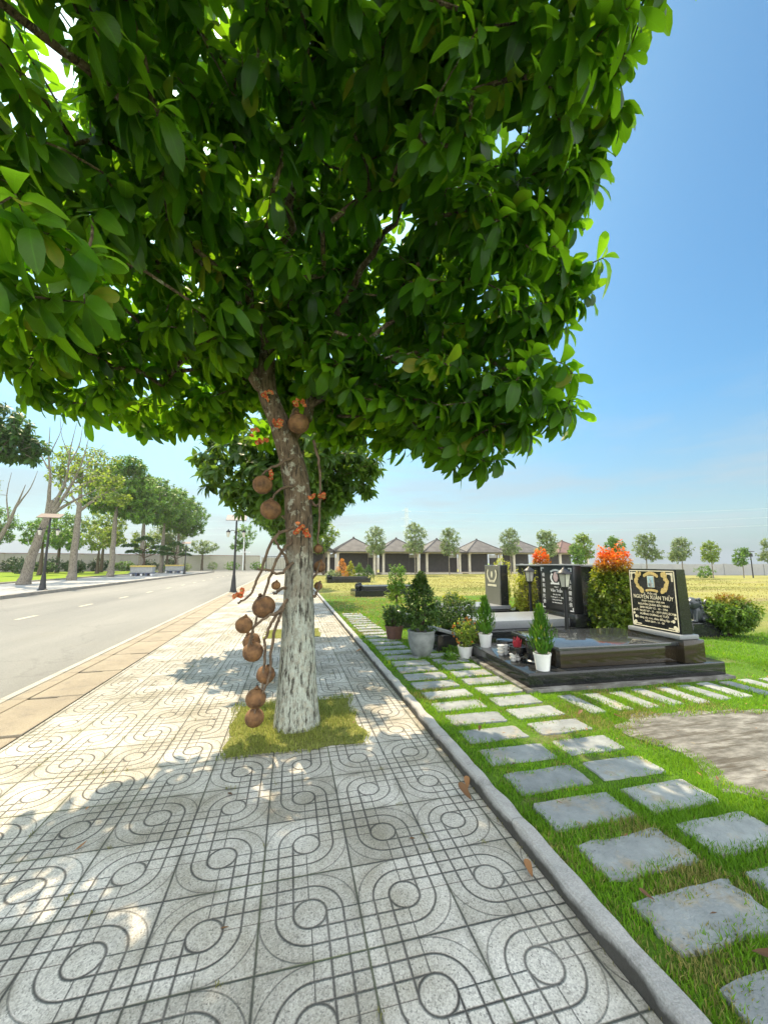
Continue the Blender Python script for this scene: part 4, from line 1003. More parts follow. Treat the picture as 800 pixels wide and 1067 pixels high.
def bonsai_planter(loc, s, label, seed):
    t = empty('bonsai_planter', loc, 0, label, 'planter', 'planters with clipped trees on the far pavement')
    mb = MB(); mb.box((0, 0, .28), (2.3, 1.0, .06), bev=.01)
    mb.build('foot_slab', 'planter_base', t)
    for k in range(5):
        mb = MB(); mb.box((-.95 + k * .475, 0, .125), (.17, .85, .25), bev=.02); mb.build('foot', 'planter_base' if k % 2 else 'white_pot', t)
    mb = MB(); mb.box((0, 0, .61), (2.1, .9, .60), bev=.03); mb.build('trough', 'planter', t)
    mb = MB(); mb.box((0, 0, 1.0), (2.2, 1.0, .18), bev=.03); mb.build('rim', 'planter_rim', t)
    mb = MB(); mb.box((0, 0, 1.093), (2.0, .8, .02)); mb.build('soil', 'soil', t)
    mb = MB(); br = [[(0, 0, 1.05), (.1, 0, 1.6), (-.15, 0, 2.3), (.1, 0, 3.0), (.05, 0, 3.7)], [(.05, 0, 1.9), (.7, .1, 2.2), (1.2, 0, 2.35)], [(-.05, 0, 2.0), (-.7, .1, 2.3), (-1.1, 0, 2.45)], [(0, 0, 2.7), (-.8, 0, 3.0), (-1.3, .1, 3.1)], [(0, 0, 2.6), (.7, -.1, 2.9), (1.3, 0, 2.95)]]
    for b in br: cp = curve_pts(b, 5); mb.tube(cp, list(np.linspace(.13 if b is br[0] else .06, .03, len(cp))), 7)
    mb.build('trunk', 'bark_dark', t)
    rng = np.random.default_rng(seed)
    for (x, z, rx, rz_) in ((0, 3.75, .95, .38), (-1.35, 3.1, .85, .22), (1.35, 2.95, .8, .2), (-.9, 2.45, .95, .22), (1.1, 2.38, .95, .22)):
        C = rand_dirs(170, rng); C[:, 2] = np.abs(C[:, 2]) - .15; C = C * rng.uniform(.7, 1, (170, 1)) * np.array([rx, rx * .8, rz_ * 1.3]) + np.array([x, 0, z])
        (V, F, lid, uv), cid = whorls(C, np.tile([0, 0, 1.], (len(C), 1)), (4, 6), (.12, .2), (.5, .6), 'quad', (10, 95), (0, .3), rng, .03)
        np_mesh('foliage_pad', V, F, 'leaf_dark', t, rnd=np.clip(rng.normal(.4, .2, lid.max() + 1), 0, 1)[lid])
    t.scale = (s, s, s); return t
bonsai_planter((-14.5, 43.8, .1), .95, 'nearer long planter with a cloud pruned dark tree', 3)
bonsai_planter((-14.4, 54.5, .1), .95, 'farther long planter with a cloud pruned dark tree near the distant lamp', 4)

# hedge shrubs and walls at the park side
def wall(name, pts, h, th, m, label, cope=None, cat='wall'):
    t = empty(name, (pts[0][0], pts[0][1], 0), 0, label, cat); ox, oy = pts[0]
    for i in range(len(pts) - 1):
        a, b = Vector((*pts[i], 0)), Vector((*pts[i + 1], 0)); d = b - a; mid = (a + b) / 2 - Vector((ox, oy, 0)); rz = math.atan2(d.y, d.x)
        mb = MB(); mb.box((mid.x, mid.y, h / 2 - .15), (d.length, th, h + .3), rz); n = max(1, int(d.length / 4))
        for k in range(n + 1):
            q = a + d * (k / n) - Vector((ox, oy, 0)); mb.box((q.x, q.y, h / 2 - .12), (.32, th + .1, h + .34), rz)
        mb.build('panel', m, t, smooth=False)
        if cope:
            mb = MB(); mb.box((mid.x, mid.y, h + .09), (d.length + .1, th + .22, .11), rz, bev=.01); mb.build('coping', cope, t)
    return t
wall('perimeter_wall', [(-75, 52), (-30, 66), (-6, 78.5)], 2.6, .25, 'wall_park', 'long brownish park wall with dark coping beyond the road', 'coping')
wall('boundary_wall', [(-5.4, 79), (40, 77)], 2.4, .25, 'wall_park', 'plain brownish wall across the end of the road and pavement')
wall('field_wall', [(25, 38.5), (46, 32.5), (95, 19.5)], 1.25, .2, 'wall_grey', 'low grey field wall behind the row of young trees')
HB = [(-33, 52, 1.9, 'leaf_wallhedge'), (-30.4, 53.5, 1.7, 'leaf_wallhedge'), (-28.2, 54.5, 2.0, 'leaf_wallhedge'), (-26.2, 56, 1.6, 'leaf_wallhedge'), (-24.6, 53, 1.4, 'leaf_wallhedge')]
LBL = ['dark round wall shrub farthest left, beside the forked tree', 'dark round wall shrub second from the left by the park wall', 'largest dark round wall shrub, behind the nearest lamp pole', 'dark round wall shrub right of the nearest lamp pole', 'smallest dark round wall shrub, before the loose green tree']
for i in range(9):
    q = i / 8; shrub('wall_shrub', (-41 + 22 * q, 58.5 + 10.5 * q, .1), (3.0, 1.6, 1.5 + .5 * ((i * 7) % 3) / 2), 150, 'leaf_wallhedge' if i % 3 else 'leaf_mid', f'{["leftmost", "second", "third", "fourth", "fifth", "sixth", "seventh", "eighth", "ninth"][i]} of the broad hedge bushes lined up from the left against the park wall', 'broad bushes against the park wall', (.2, .34), seed=150 + i, hollow=.4)
for i, (x, y_, s, lf) in enumerate(HB):
    shrub('hedge_shrub', (x, y_, .14), (s * 1.5, s * 1.3, s), 110, lf, LBL[i], 'dark shrubs along the park wall', (.16, .28), seed=50 + i)
for i, (x, y_, s, lb) in enumerate([(-15.9, 57, 1.2, 'pale ball shrub under the roadside trees behind the nearer planter'), (-15.0, 62.5, 1.3, 'pale ball shrub at the verge left of the distant lamp'), (-12.8, 70.5, 1.5, 'pale ball shrub on the verge right of the distant lamp')]):
    shrub('ball_shrub', (x, y_, .1), (s * 1.2, s * 1.2, s), 90, 'leaf_pale', lb, 'pale clipped balls by the road end', (.12, .22), seed=60 + i)
for i, (x, y_, s, lb) in enumerate([(-9.8, 71, 1.7, 'dark bush on the verge left of the white post'), (-5.6, 71, 1.6, 'dark bush on the verge right of the white post')]):
    shrub('verge_bush', (x, y_, .03), (s * 1.6, s * 1.3, s), 110, 'leaf_mid', lb, 'bushes on the verge at the road end', (.16, .28), seed=66 + i)
# white post with an arm at the road end
t = empty('white_post', (-7.9, 69.6, 0), 0, 'white post with a short cross arm at the end of the road', 'post')
mb = MB(); mb.tube([(0, 0, 0), (0, 0, 5.5)], [.11, .08], 8); mb.build('pole', 'white_metal', t)
mb = MB(); mb.box((.3, 0, 3.2), (1.6, .1, .12)); mb.build('arm', 'white_metal', t)
# dark railing gate at the end of the pavement
t = empty('railing_gate', (-2.0, 63.2, 0), 0, 'dark metal railing gate across the far end of the pavement', 'gate')
mb = MB(); mb.box((0, 0, 2.35), (3.4, .06, .08)); mb.box((0, 0, .3), (3.4, .06, .08)); mb.build('rail', 'black_metal', t)
mb = MB()
for k in range(15): mb.box((-1.6 + k * .23, 0, 1.3), (.035, .035, 2.3))
mb.build('bars', 'black_metal', t)
for s in (-1, 1): mb = MB(); mb.box((s * 1.75, 0, 1.35), (.14, .14, 2.7), bev=.01); mb.build('post', 'black_metal', t)

# ------------------------------------------------------------------ pavilions
def pavilion(x, y_, w, label, roof='roof', rz=0):
    t = empty('pavilion', (x, y_, .045), rz, label, 'pavilion', 'pavilions along the far side of the field')
    h = 2.45
    mb = MB(); mb.box((0, 0, .06), (w, w, .14), bev=.02); mb.build('floor_slab', 'column', t)
    for a in (-1, 1):
        for b in (-1, 1):
            mb = MB(); mb.box((a * (w / 2 - .25), b * (w / 2 - .25), h / 2 + .1), (.26, .26, h - .1), bev=.02); mb.box((a * (w / 2 - .25), b * (w / 2 - .25), h - .02), (.36, .36, .12)); mb.build('column', 'column', t)
    mb = MB()
    for a in (-1, 1): mb.box((0, a * (w / 2 - .25), h + .12), (w - .3, .22, .2)); mb.box((a * (w / 2 - .25), 0, h + .122), (.22, w - .75, .196))
    mb.build('beam', 'column', t)
    mb = MB(); mb.box((0, w * .18, h / 2 + .1), (w - .9, .14, h - .1)); mb.build('back_wall', 'dark_panel', t)
    mb = MB(); e = w / 2 + .35; z = h + .22
    v = [mb.bm.verts.new(p) for p in ((-e, -e, z), (e, -e, z), (e, e, z), (-e, e, z))]; lo = [mb.bm.verts.new((q.co.x, q.co.y, z - .08)) for q in v]
    ap = mb.bm.verts.new((0, 0, z + 1.65))
    for k in range(4): mb.bm.faces.new((v[k], v[(k + 1) % 4], ap)); mb.bm.faces.new((lo[k], lo[(k + 1) % 4], v[(k + 1) % 4], v[k]))
    mb.bm.faces.new(list(reversed(lo))); r = mb.build('roof', roof, t, smooth=False)
    mb = MB()
    for k in range(4): mb.tube([v_ for v_ in ((([-e, e, e, -e][k]) * 1.0, ([-e, -e, e, e][k]) * 1.0, z + .02), (0, 0, z + 1.68))], .06, 6)
    mb.sphere((0, 0, z + 1.72), .13, 2); mb.build('ridge', roof, r)
    return t
PV = [(2.0, 'roof'), (7.3, 'roof'), (12.64, 'roof'), (18.0, 'roof'), (23.55, 'roof'), (29.7, 'roof'), (36.5, 'roof_red')]
PL = ['leftmost grey roofed pavilion, beside the big trunk', 'grey roofed pavilion second from the left, behind the small flowering grave', 'grey roofed pavilion third from the left, above the low dark grave', 'grey roofed pavilion fourth from the left, partly behind young trees', 'grey roofed pavilion fifth from the left with its front columns clear', 'grey roofed pavilion left of the red roofed one', 'red roofed pavilion behind the black headstones']
for (x, rf), lb in zip(PV, PL): pavilion(x, 46.2, 4.75, lb, rf)
for i in range(5):
    x = (PV[i][0] + PV[i + 1][0]) / 2
    t = empty('partition', (x, 47.6, .045), 0, f'white partition wall in the gap right of pavilion {["one", "two", "three", "four", "five"][i]} from the left', 'partition', 'white partitions between pavilions')
    mb = MB(); mb.box((0, 0, 1.0), (1.1, .12, 2.0)); mb.build('panel', 'dark_panel', t)
    mb = MB(); mb.box((0, -.01, 2.2), (1.1, .16, .4)); mb.build('coping', 'white_panel', t)

# ------------------------------------------------------------------ young trees round the field
def young(seed, h, dens, leaf):
    rng = np.random.default_rng(seed)
    return simple_tree('young_tree', (0, 0, 0), [(0, 0, 0, .06), (.02, 0, h * .3, .05), (-.03, .02, h * .6, .035), (0, 0, h * .95, .012)], [],
        [(rng.uniform(-.2, .2), 0, h * .70, h * .22, h * .22, h * .27, int(dens * 1.9)), (rng.uniform(-.6, .6), rng.uniform(-.3, .3), h * .52, h * .2, h * .2, h * .14, dens), (rng.uniform(-.4, .4), .1, h * .86, h * .13, h * .13, h * .12, dens // 2)],
        leaf, 'bark_pale', None, 'young trees round the field', (3, 6), (.16, .27), (.45, .6), 'quad', .006, .03, .2, seed=seed, nseg=6)
Y3 = [young(71, 5.6, 120, 'leaf_pale'), young(72, 4.1, 90, 'leaf_pale'), young(73, 3.9, 80, 'leaf_mid'), young(74, 4.0, 70, 'leaf_bright')]
used = [False] * 4
def place_young(k, x, y_, s, rz, label):
    o = Y3[k] if not used[k] else copy_tree(Y3[k])
    used[k] = True; o.location = (x, y_, .045); o.scale = (s, s, s); o.rotation_euler = (0, 0, rz); o['label'] = label
for a in [(0, 8.76, 40, .98, .3, 'young tree leftmost of those before the pavilions'), (0, 13.07, 40, 1.07, 1.9, 'tallest young tree, second before the pavilions'), (0, 17.02, 40, .98, 3.3, 'young tree third before the pavilions, above the potted shrub'), (0, 24.6, 40, 1.0, 4.7, 'slim young tree behind the pale headstone'),
          (1, 20.7, 28, 1.03, .2, 'young tree seen just above the red tipped column behind the lantern'), (2, 24.3, 29, .80, 1.4, 'short bushy young tree right of the black backdrop wall'), (3, 25.6, 29.5, 1.04, 2.0, 'thin young tree rising behind the short bushy one'), (2, 27.4, 28, .98, 3.4, 'young tree above the red tips beside the main headstone'),
          (1, 29.6, 27, .98, 2.6, 'young tree standing directly over the main headstone'), (1, 32.9, 26.6, .90, 4.4, 'small young tree right of the main headstone'), (3, 35.7, 26.2, .85, .9, 'young tree just left of the right-hand pylon'), (2, 38.9, 26, .72, 5.1, 'small young tree below the right-hand pylon'),
          (1, 42.4, 25.8, .90, 5.6, 'young tree just right of the right-hand pylon'), (3, 44.6, 25.6, .88, 2.9, 'young tree at the right picture edge')]:
    place_young(*a)
# clipped shrub and a small lamp by the field wall
shrub('field_shrub', (36.6, 27.6, .045), (1.8, 1.4, 1.1), 90, 'leaf_mid', 'low layered shrub under the pylon by the field wall', None, (.12, .2), seed=81)
t = empty('garden_lamp', (40.6, 26.4, .045), 0, 'thin black lamp post with a flat head by the field wall', 'lamp')
mb = MB(); mb.tube([(0, 0, 0), (0, 0, 2.3)], [.05, .035], 8); mb.build('pole', 'black_metal', t)
mb = MB(); mb.box((0, 0, 2.36), (.55, .3, .06)); mb.box((0, 0, 2.05), (.2, .2, .3)); mb.build('lamp_head', 'black_metal', t)

# power line far beyond
def pylon(x, y_, h, label):
    t = empty('power_pylon', (x, y_, -.3), .6, label, 'pylon', 'pylons of the far power line')
    mb = MB(); w = h * .085
    for a in (-1, 1):
        for b in (-1, 1): mb.tube([(a * w, b * w, 0), (a * w * .35, b * w * .35, h * .6), (a * w * .2, b * w * .2, h)], .16, 4)
    lv = [0, .14, .27, .39, .5, .6, .7, .8, .9, 1]
    for p, q in zip(lv[:-1], lv[1:]):
        f = lambda z: w * (1 - .65 * min(z / .6, 1)) if z < .6 else w * (.35 - .15 * (z - .6) / .4)
        for s in (-1, 1):
            mb.tube([(-f(p), s * f(p), p * h), (f(q), s * f(q), q * h)], .09, 3); mb.tube([(f(p), s * f(p), p * h), (-f(q), s * f(q), q * h)], .09, 3)
            mb.tube([(s * f(p), -f(p), p * h), (s * f(q), f(q), q * h)], .09, 3)
    mb.build('lattice', 'steel', t)
    for z, l in ((.66, .16), (.8, .15), (.94, .13)):
        mb = MB(); mb.tube([(-h * l, 0, h * z), (h * l, 0, h * z)], .16, 4); mb.tube([(-h * l, 0, h * z), (0, 0, h * (z + .035))], .1, 3); mb.tube([(h * l, 0, h * z), (0, 0, h * (z + .035))], .1, 3); mb.build('cross_arm', 'steel', t)
    return t
py = [(262, 148, 33), (88, 290, 45)]
pylon(*py[0], 'faint lattice pylon above the young trees at the right')
pylon(*py[1], 'faint lattice pylon above the pavilions')
P0 = [(400, 60, 33), py[0], py[1], (-150, 380, 40), (-400, 480, 40)]
for i, (fz, off) in enumerate(((.66, -4), (.8, 4), (.94, 0))):
    mb = MB()
    for (a, b) in zip(P0[:-1], P0[1:]):
        A_, B_ = np.array([a[0], a[1], a[2] * fz]), np.array([b[0], b[1], b[2] * fz])
        A_[0] += off; B_[0] += off
        pts_ = [A_ + (B_ - A_) * s - np.array([0, 0, 14 * s * (1 - s)]) for s in np.linspace(0, 1, 14)]
        mb.tube(pts_, .07, 4)
    tag(mb.build('power_line', 'steel'), ['lowest power line wire crossing the sky above the pavilions', 'middle power line wire crossing the sky above the pavilions', 'topmost power line wire crossing the sky above the pavilions'][i], 'power line', 'wires of the far power line')

# ------------------------------------------------------------------ the black granite grave
def on_face(me_or_mb, name, m, parent, X0, Yc, Z0):
    """put flat artwork drawn in x,y on a stone face that looks along -X"""
    me = me_or_mb
    for v in me.vertices:
        x, y_, z = v.co; v.co = (X0 - z, Yc - x, Z0 + y_)
    me.materials.clear(); me.materials.append(M[m])
    o = bpy.data.objects.new(name, me); COL.objects.link(o); o.parent = parent; return o
def art(mb, name, m, parent, X0, Yc, Z0):
    me = bpy.data.meshes.new(name); bmesh.ops.recalc_face_normals(mb.bm, faces=mb.bm.faces); mb.bm.to_mesh(me); mb.bm.free(); return on_face(me, name, m, parent, X0, Yc, Z0)
def rect(mb, x, y_, w, h, d=.003, rz=0): return mb.box((x, y_, d / 2), (w, h, d), rz)
def disc(mb, x, y_, r, d=.005, n=10, sx_=1, sy_=1):
    a = [(x + r * sx_ * math.cos(2 * math.pi * k / n), y_ + r * sy_ * math.sin(2 * math.pi * k / n), d) for k in range(n)]
    return mb.poly(a, d * .9)

GX, GY = 3.7, 4.5
g = empty('main_grave', (GX - .15, GY, 0), R(-2.5), 'low black granite grave with a gold lettered headstone, nearest the path', 'grave')
def B(mb, x0, x1, y0, y1, z0, z1, bev=.006): mb.box(((x0 + x1) / 2 - GX, (y0 + y1) / 2 - GY, (z0 + z1) / 2), (x1 - x0, y1 - y0, z1 - z0), bev=bev, segs=2); return mb
mb = MB(); B(mb, 2.64, 5.36, 3.74, 5.40, .0, .085, .004); mb.build('footing', 'bare', g)
mb = MB(); B(mb, 2.70, 5.30, 3.80, 5.36, .085, .235, .012); mb.build('plinth', 'granite', g)
mb = MB(); B(mb, 3.16, 4.86, 3.90, 4.86, .237, .43, .006); mb.build('tomb_side', 'granite_brown_reflect', g)
mb = MB(); B(mb, 3.12, 4.80, 3.86, 4.90, .432, .475, .01); mb.build('tomb_slab', 'granite_slab', g)
hs_ = empty('headstone', (0, 0, 0)); hs_.parent = g
mb = MB(); B(mb, 4.73, 5.03, 3.80, 4.62, .24, .50, .006); mb.build('headstone_foot', 'granite_brown_reflect', hs_)
mb = MB(); B(mb, 4.72, 5.0, 3.83, 4.6, .503, .555, .008); mb.build('headstone_step', 'granite_grey', hs_)
bm = bmesh.new()
x0, x1, xt, y0, y1, z0, z1 = 4.78, 4.96, 4.90, 3.86, 4.58, .557, 1.335
vv = [bm.verts.new((x - GX, yy - GY, z)) for (x, z) in ((x0, z0), (x1, z0), (xt + .02, z1), (x0, z1)) for yy in (y0, y1)]
for f in ((0, 2, 4, 6), (1, 7, 5, 3), (0, 1, 3, 2), (2, 3, 5, 4), (4, 5, 7, 6), (6, 7, 1, 0)): bm.faces.new([vv[i] for i in f])
bmesh.ops.bevel(bm, geom=list(bm.edges), offset=.006, segments=2, affect='EDGES')
mb = MB(); mb.bm.free(); mb.bm = bm; mb.build('tablet', 'granite', hs_)
FX, FY, FZ = x0 - GX - .0015, (y0 + y1) / 2 - GY, (z0 + z1) / 2
W_h, H_h = (y1 - y0), (z1 - z0)
mb = MB()
a, b, th = W_h / 2 - .025, H_h / 2 - .025, .012
rect(mb, 0, b, 2 * a, th); rect(mb, 0, -b, 2 * a, th); rect(mb, -a, 0, th, 2 * b - th); rect(mb, a, 0, th, 2 * b - th)
for sx_ in (-1, 1):
    for sy_ in (-1, 1):
        if sy_ > 0:
            rect(mb, sx_ * (a - .06), b - .03, .085, .02, .004); rect(mb, sx_ * (a - .03), b - .085, .02, .085, .004); disc(mb, sx_ * (a - .035), b - .035, .02)
        else:
            for k in range(5): disc(mb, sx_ * (a - .03 - .014 * k * (k < 3)), -b + .03 + .03 * k * (k > 1) + .012 * k, .026 - .003 * k, .004 + .0002 * k)
            rect(mb, sx_ * (a - .09), -b + .024, .09, .014, .0035)
art(mb, 'border', 'cream', hs_, FX, FY, FZ)
mb = MB()
rr = random.Random(5)
for s in (-1, 1):
    mb = MB()
    for k in range(16):     # a spray of gold leaves either side of the portrait
        f = k / 15; x = s * (.115 + .115 * math.sin(.35 + f * 2.3)); y_ = .10 + f * .225
        disc(mb, x + rr.uniform(-.012, .012), y_, rr.uniform(.020, .032) * (1 - .2 * f), .0045 + k * .0001, 7, rr.uniform(.8, 1.2), rr.uniform(.9, 1.3))
    disc(mb, s * .215, .315, .026, .0065, 9); disc(mb, s * .208, .345, .016, .0066, 8)
    art(mb, 'leaf_spray', 'gold', hs_, FX, FY, FZ)
mb = MB()
for k in range(9):          # carved arch over the portrait
    q = (k - 4) / 4; disc(mb, q * .095, .335 - .035 * q * q, .020, .0045 + k * .0001, 7, 1, 1.1)
art(mb, 'carved_arch', 'gold', hs_, FX, FY, FZ)
mb = MB()
for k in range(7): q = (k - 3) / 3; disc(mb, q * .075, .115 - .01 * q * q, .019, .0045 + k * .0001, 7, 1.1, .9)
art(mb, 'carved_scroll', 'gold', hs_, FX, FY, FZ)
mb = MB(); rect(mb, 0, .225, .10, .15, .008); fr = art(mb, 'portrait', 'cream', hs_, FX, FY, FZ)
mb = MB(); rect(mb, 0, .225, .086, .136, .010); art(mb, 'portrait_picture', 'photo_blue', fr, FX, FY, FZ)
mb = MB(); disc(mb, 0, .245, .02, .0118, 14, .85, 1.1); disc(mb, 0, .19, .034, .0116, 14, 1, .95); art(mb, 'portrait_figure', 'photo_fig', fr, FX, FY, FZ)
LN = [('Phần mộ', .034, .068), ('NGUYỄN XUÂN THỦY', .062, .018), ('PHÁP DANH: TÂM AN', .030, -.035), ('NGUYÊN QUÁN: BẮC NINH', .032, -.078), ('SINH NGÀY 12 - 10 - 1956', .032, -.121), ('MẤT NGÀY 07 - 11 - 2019 (ÂM LỊCH)', .032, -.164), ('HƯỞNG DƯƠNG 63 TUỔI', .032, -.207), ('Vợ cùng các con, cháu đồng lập mộ', .034, -.252), ('NĂM 2019 - 11 - 20', .030, -.295)]
bmT = bmesh.new()
for s, sz, yy in LN:
    me = text_mesh(s, sz * 1.15)
    wmax = max((v.co.x for v in me.vertices), default=.1) * 2
    k = min(1, .60 / wmax) if wmax > 0 else 1
    for v in me.vertices: v.co = (v.co.x * k, v.co.y + yy, v.co.z + .0015)
    bmT.from_mesh(me); bpy.data.meshes.remove(me)
me = bpy.data.meshes.new('inscription'); bmT.to_mesh(me); bmT.free(); on_face(me, 'inscription', 'cream', hs_, FX, FY, FZ)

# things standing on the plinth
def pot_profile(r, h): return [(r * .74, 0), (r * .76, .01), (r * .95, h * .86), (r * 1.0, h * .87), (r * 1.02, h), (r * .93, h), (r * .88, h * .9)]
def potted(name, loc, r, h, potm, label, group=None, cat='potted plant', sides=22, prof=None):
    t = empty(name, loc, 0, label, cat, group)
    mb = MB(); mb.lathe((0, 0, 0), prof or pot_profile(r, h), sides); mb.build('pot', potm, t)
    mb = MB(); mb.lathe((0, 0, h * .86), [(r * .90, 0), (r * .5, .012), (.002, .018)], sides, False, False); mb.build('soil', 'soil', t)
    return t
def conifer(loc, hh, label, seed):
    t = potted('potted_conifer', loc, .072, .14, 'white_pot', label, 'conifers in white pots by the black grave')
    t.scale = (1.32, 1.32, 1.3)
    rng = np.random.default_rng(seed); n = 900
    f = rng.uniform(0, 1, n); a = rng.uniform(0, 6.28, n); rad = .085 * np.sin(np.pi * (f * .80 + .17)) ** 1.1 * (1.12 - .62 * f) * 1.35 * rng.uniform(.35, 1, n)
    rad *= 1 + .2 * np.sin(a * 3 + f * 9)
    P_ = np.stack([np.cos(a) * rad, np.sin(a) * rad, .13 + f * (hh - .06)], -1)
    D = np.stack([np.cos(a) * .38, np.sin(a) * .38, np.full(n, 1.)], -1) + rng.normal(0, .14, (n, 3)); Nn = np.stack([np.cos(a), np.sin(a), np.full(n, .1)], -1)
    V, F, lid, uv = leaves(P_, D, Nn, rng.uniform(.035, .075, n), rng.uniform(.010, .018, n), rng.uniform(-.1, .2, n), 'quad', .3)
    np_mesh('foliage', V, F, 'leaf_conifer', t, rnd=np.clip(rng.normal(.45, .25, lid.max() + 1), 0, 1)[lid])
    mb = MB(); mb.tube([(0, 0, .1), (0, 0, hh * .7)], [.012, .004], 6); mb.build('stem', 'bark_dark', t); return t
conifer((2.76, 3.93, .236), .44, 'pointed green conifer in a white pot on the front corner of the black plinth', 1)
conifer((2.72, 5.16, .236), .44, 'pointed green conifer in a white pot at the back corner of the black plinth', 2)

t = empty('incense_bowl', (2.76, 4.42, .236), 0, 'round black incense bowl with red stick stubs on the plinth', 'incense bowl')
mb = MB(); mb.lathe((0, 0, 0), [(.05, 0), (.055, .015), (.045, .03), (.085, .06), (.105, .11), (.10, .15), (.11, .16), (.095, .16), (.085, .13)], 20); mb.build('bowl', 'black_glaze', t)
mb = MB(); mb.lathe((0, 0, .13), [(.088, 0), (.002, .01)], 16, False, False); mb.build('ash', 'granite_grey', t)
mb = MB()
for k in range(46):
    a = random.uniform(0, 6.28); q = random.uniform(0, .045); mb.tube([(math.cos(a) * q, math.sin(a) * q, .13), (math.cos(a) * q * 1.4, math.sin(a) * q * 1.4, random.uniform(.2, .27))], .0035, 4)
mb.build('incense_sticks', 'red_stick', t)
t = empty('black_vase', (2.86, 4.22, .236), 0, 'squat black vase with raised rim left of the white potted conifer', 'vase')
mb = MB(); mb.lathe((0, 0, 0), [(.085, 0), (.09, .02), (.075, .04), (.095, .12), (.10, .22), (.085, .25), (.10, .265), (.085, .265), (.075, .24), (.01, .2)], 18); mb.build('body', 'black_glaze', t)
mb = MB(); mb.lathe((0, 0, .02), [(.097, 0), (.1, .008), (.085, .02)], 18, False, False); mb.build('foot_ring', 'granite_grey', t)
t = empty('offering_stand', (2.82, 4.78, .236), 0, 'low black offering stand with a flat tray behind the incense bowl', 'stand')
mb = MB(); mb.lathe((0, 0, .13), [(.03, 0), (.12, .01), (.125, .028), (.11, .024), (.01, .02)], 20); mb.build('tray', 'black_glaze', t)
mb = MB(); mb.lathe((0, 0, 0), [(.075, 0), (.07, .02), (.03, .05), (.03, .135)], 16); mb.build('stem', 'black_glaze', t)
for (x, y_, n, lb) in ((2.67, 4.66, 3, 'taller stack of small white cups beside the offering stand'), (2.66, 4.36, 2, 'shorter stack of small white cups before the incense bowl')):
    t = empty('cup_stack', (x, y_, .236), 0, lb, 'cups', 'white cups on the black plinth')
    for k in range(n):
        mb = MB(); mb.lathe((0, 0, k * .042), [(.028, 0), (.032, .006), (.044, .038), (.046, .040), (.040, .039), (.02, .012)], 16); mb.lathe((.072, .02, k * .042), [(.028, 0), (.032, .006), (.044, .038), (.046, .040), (.040, .039), (.02, .012)], 16); mb.build('cups', 'white_pot', t)

# ------------------------------------------------------------------ pots and shrubs beside the path
t = potted('potted_shrub', (1.92, 5.62, .05), .20, .37, 'grey_pot', 'tall dark shrub in a round grey cement pot beside the stepping stones', None, prof=[(.11, 0), (.125, .01), (.175, .12), (.20, .25), (.195, .34), (.205, .345), (.205, .37), (.18, .37), (.17, .32)])
shrub('x', None, (.60, .58, .92), 330, 'leaf_hedge', None, parent=t, ll=(.045, .08), shape='cone', seed=91, stem_h=.33, z0=.33)
t = potted('potted_shrub', (1.86, 6.95, .05), .17, .24, 'brown_pot', 'smaller shrub in a brown clay pot behind the grey pot')
shrub('x', None, (.42, .40, .42), 110, 'leaf_hedge', None, parent=t, ll=(.045, .08), seed=92, stem_h=.2, z0=.2)
t = potted('potted_shrub', (2.72, 6.25, .05), .21, .26, 'dark_pot', 'wide dark green shrub in a black pot before the grey gravestone')
shrub('x', None, (.85, .75, .66), 340, 'leaf_hedge', None, parent=t, ll=(.04, .07), seed=93, stem_h=.2, z0=.20)
t = potted('potted_plant', (2.50, 5.36, .05), .11, .17, 'white_pot', 'small plant with orange berries in a white bowl at the plinth corner')
sh_ = shrub('x', None, (.38, .36, .44), 120, 'leaf_bright', None, parent=t, ll=(.03, .055), seed=94, stem_h=.14, z0=.14, hollow=.2)
fo = [c for c in kids(t) if c.name.startswith('foliage')][0]
bm = bmesh.new(); bm.from_mesh(fo.data)
for k in range(34):
    q = rand_dirs(1)[0] * np.array([.18, .17, .2]); g_ = bmesh.ops.create_icosphere(bm, subdivisions=1, radius=random.uniform(.010, .017), matrix=Matrix.Translation((q[0], q[1], .38 + q[2])))
    for fc in {f2 for v in g_['verts'] for f2 in v.link_faces}: fc.material_index = 1; fc.smooth = True
bm.to_mesh(fo.data); bm.free(); fo.data.materials.append(M['leaf_orange'])
t = empty('leafy_sapling', (2.68, 9.7, .05), 0, 'slender leafy sapling behind the pots with a bright green top', 'sapling')
shrub('x', None, (.50, .48, .72), 120, 'leaf_mid', None, parent=t, ll=(.05, .09), shape='column', seed=95, stem_h=0, z0=.62, hollow=.3)
shrub('x', None, (.62, .5, .55), 70, 'leaf_bright', None, parent=t, ll=(.05, .09), seed=96, z0=.3, stem=False, hollow=.2)
for (x, y_, rz, lb) in ((2.35, 8.2, .15, 'slanted grey granite block beside the sapling'), (2.36, 6.0, .1, 'slanted grey granite block between the grey pot and the dark shrub')):
    t = empty('granite_block', (x, y_, .045), rz, lb, 'block', 'grey granite blocks by the path')
    mb = MB(); mb.box((0, 0, .13), (.30, .42, .26), bev=.012); mb.build('base', 'granite', t)
    mb = MB(); mb.box((.02, 0, .30), (.32, .44, .05), bev=.01, rot=Matrix.Rotation(.28, 3, 'Y')); mb.build('top', 'granite_grey', t)
for i, (x, y_, s) in enumerate(((2.25, 5.3, .5), (2.42, 5.75, .42), (3.0, 5.62, .5))):
    shrub('ground_plant', (x, y_, .05), (.34 * s * 1.6, .3 * s * 1.6, .22 * s), 50, 'leaf_mid', ['low leafy plant between the grey pot and white bowl', 'low leafy plant at the foot of the grey granite block', 'low leafy plant behind the back edge of the black plinth'][i], 'low plants round the graves', (.03, .055), seed=97 + i, stem=False, cat='plant')

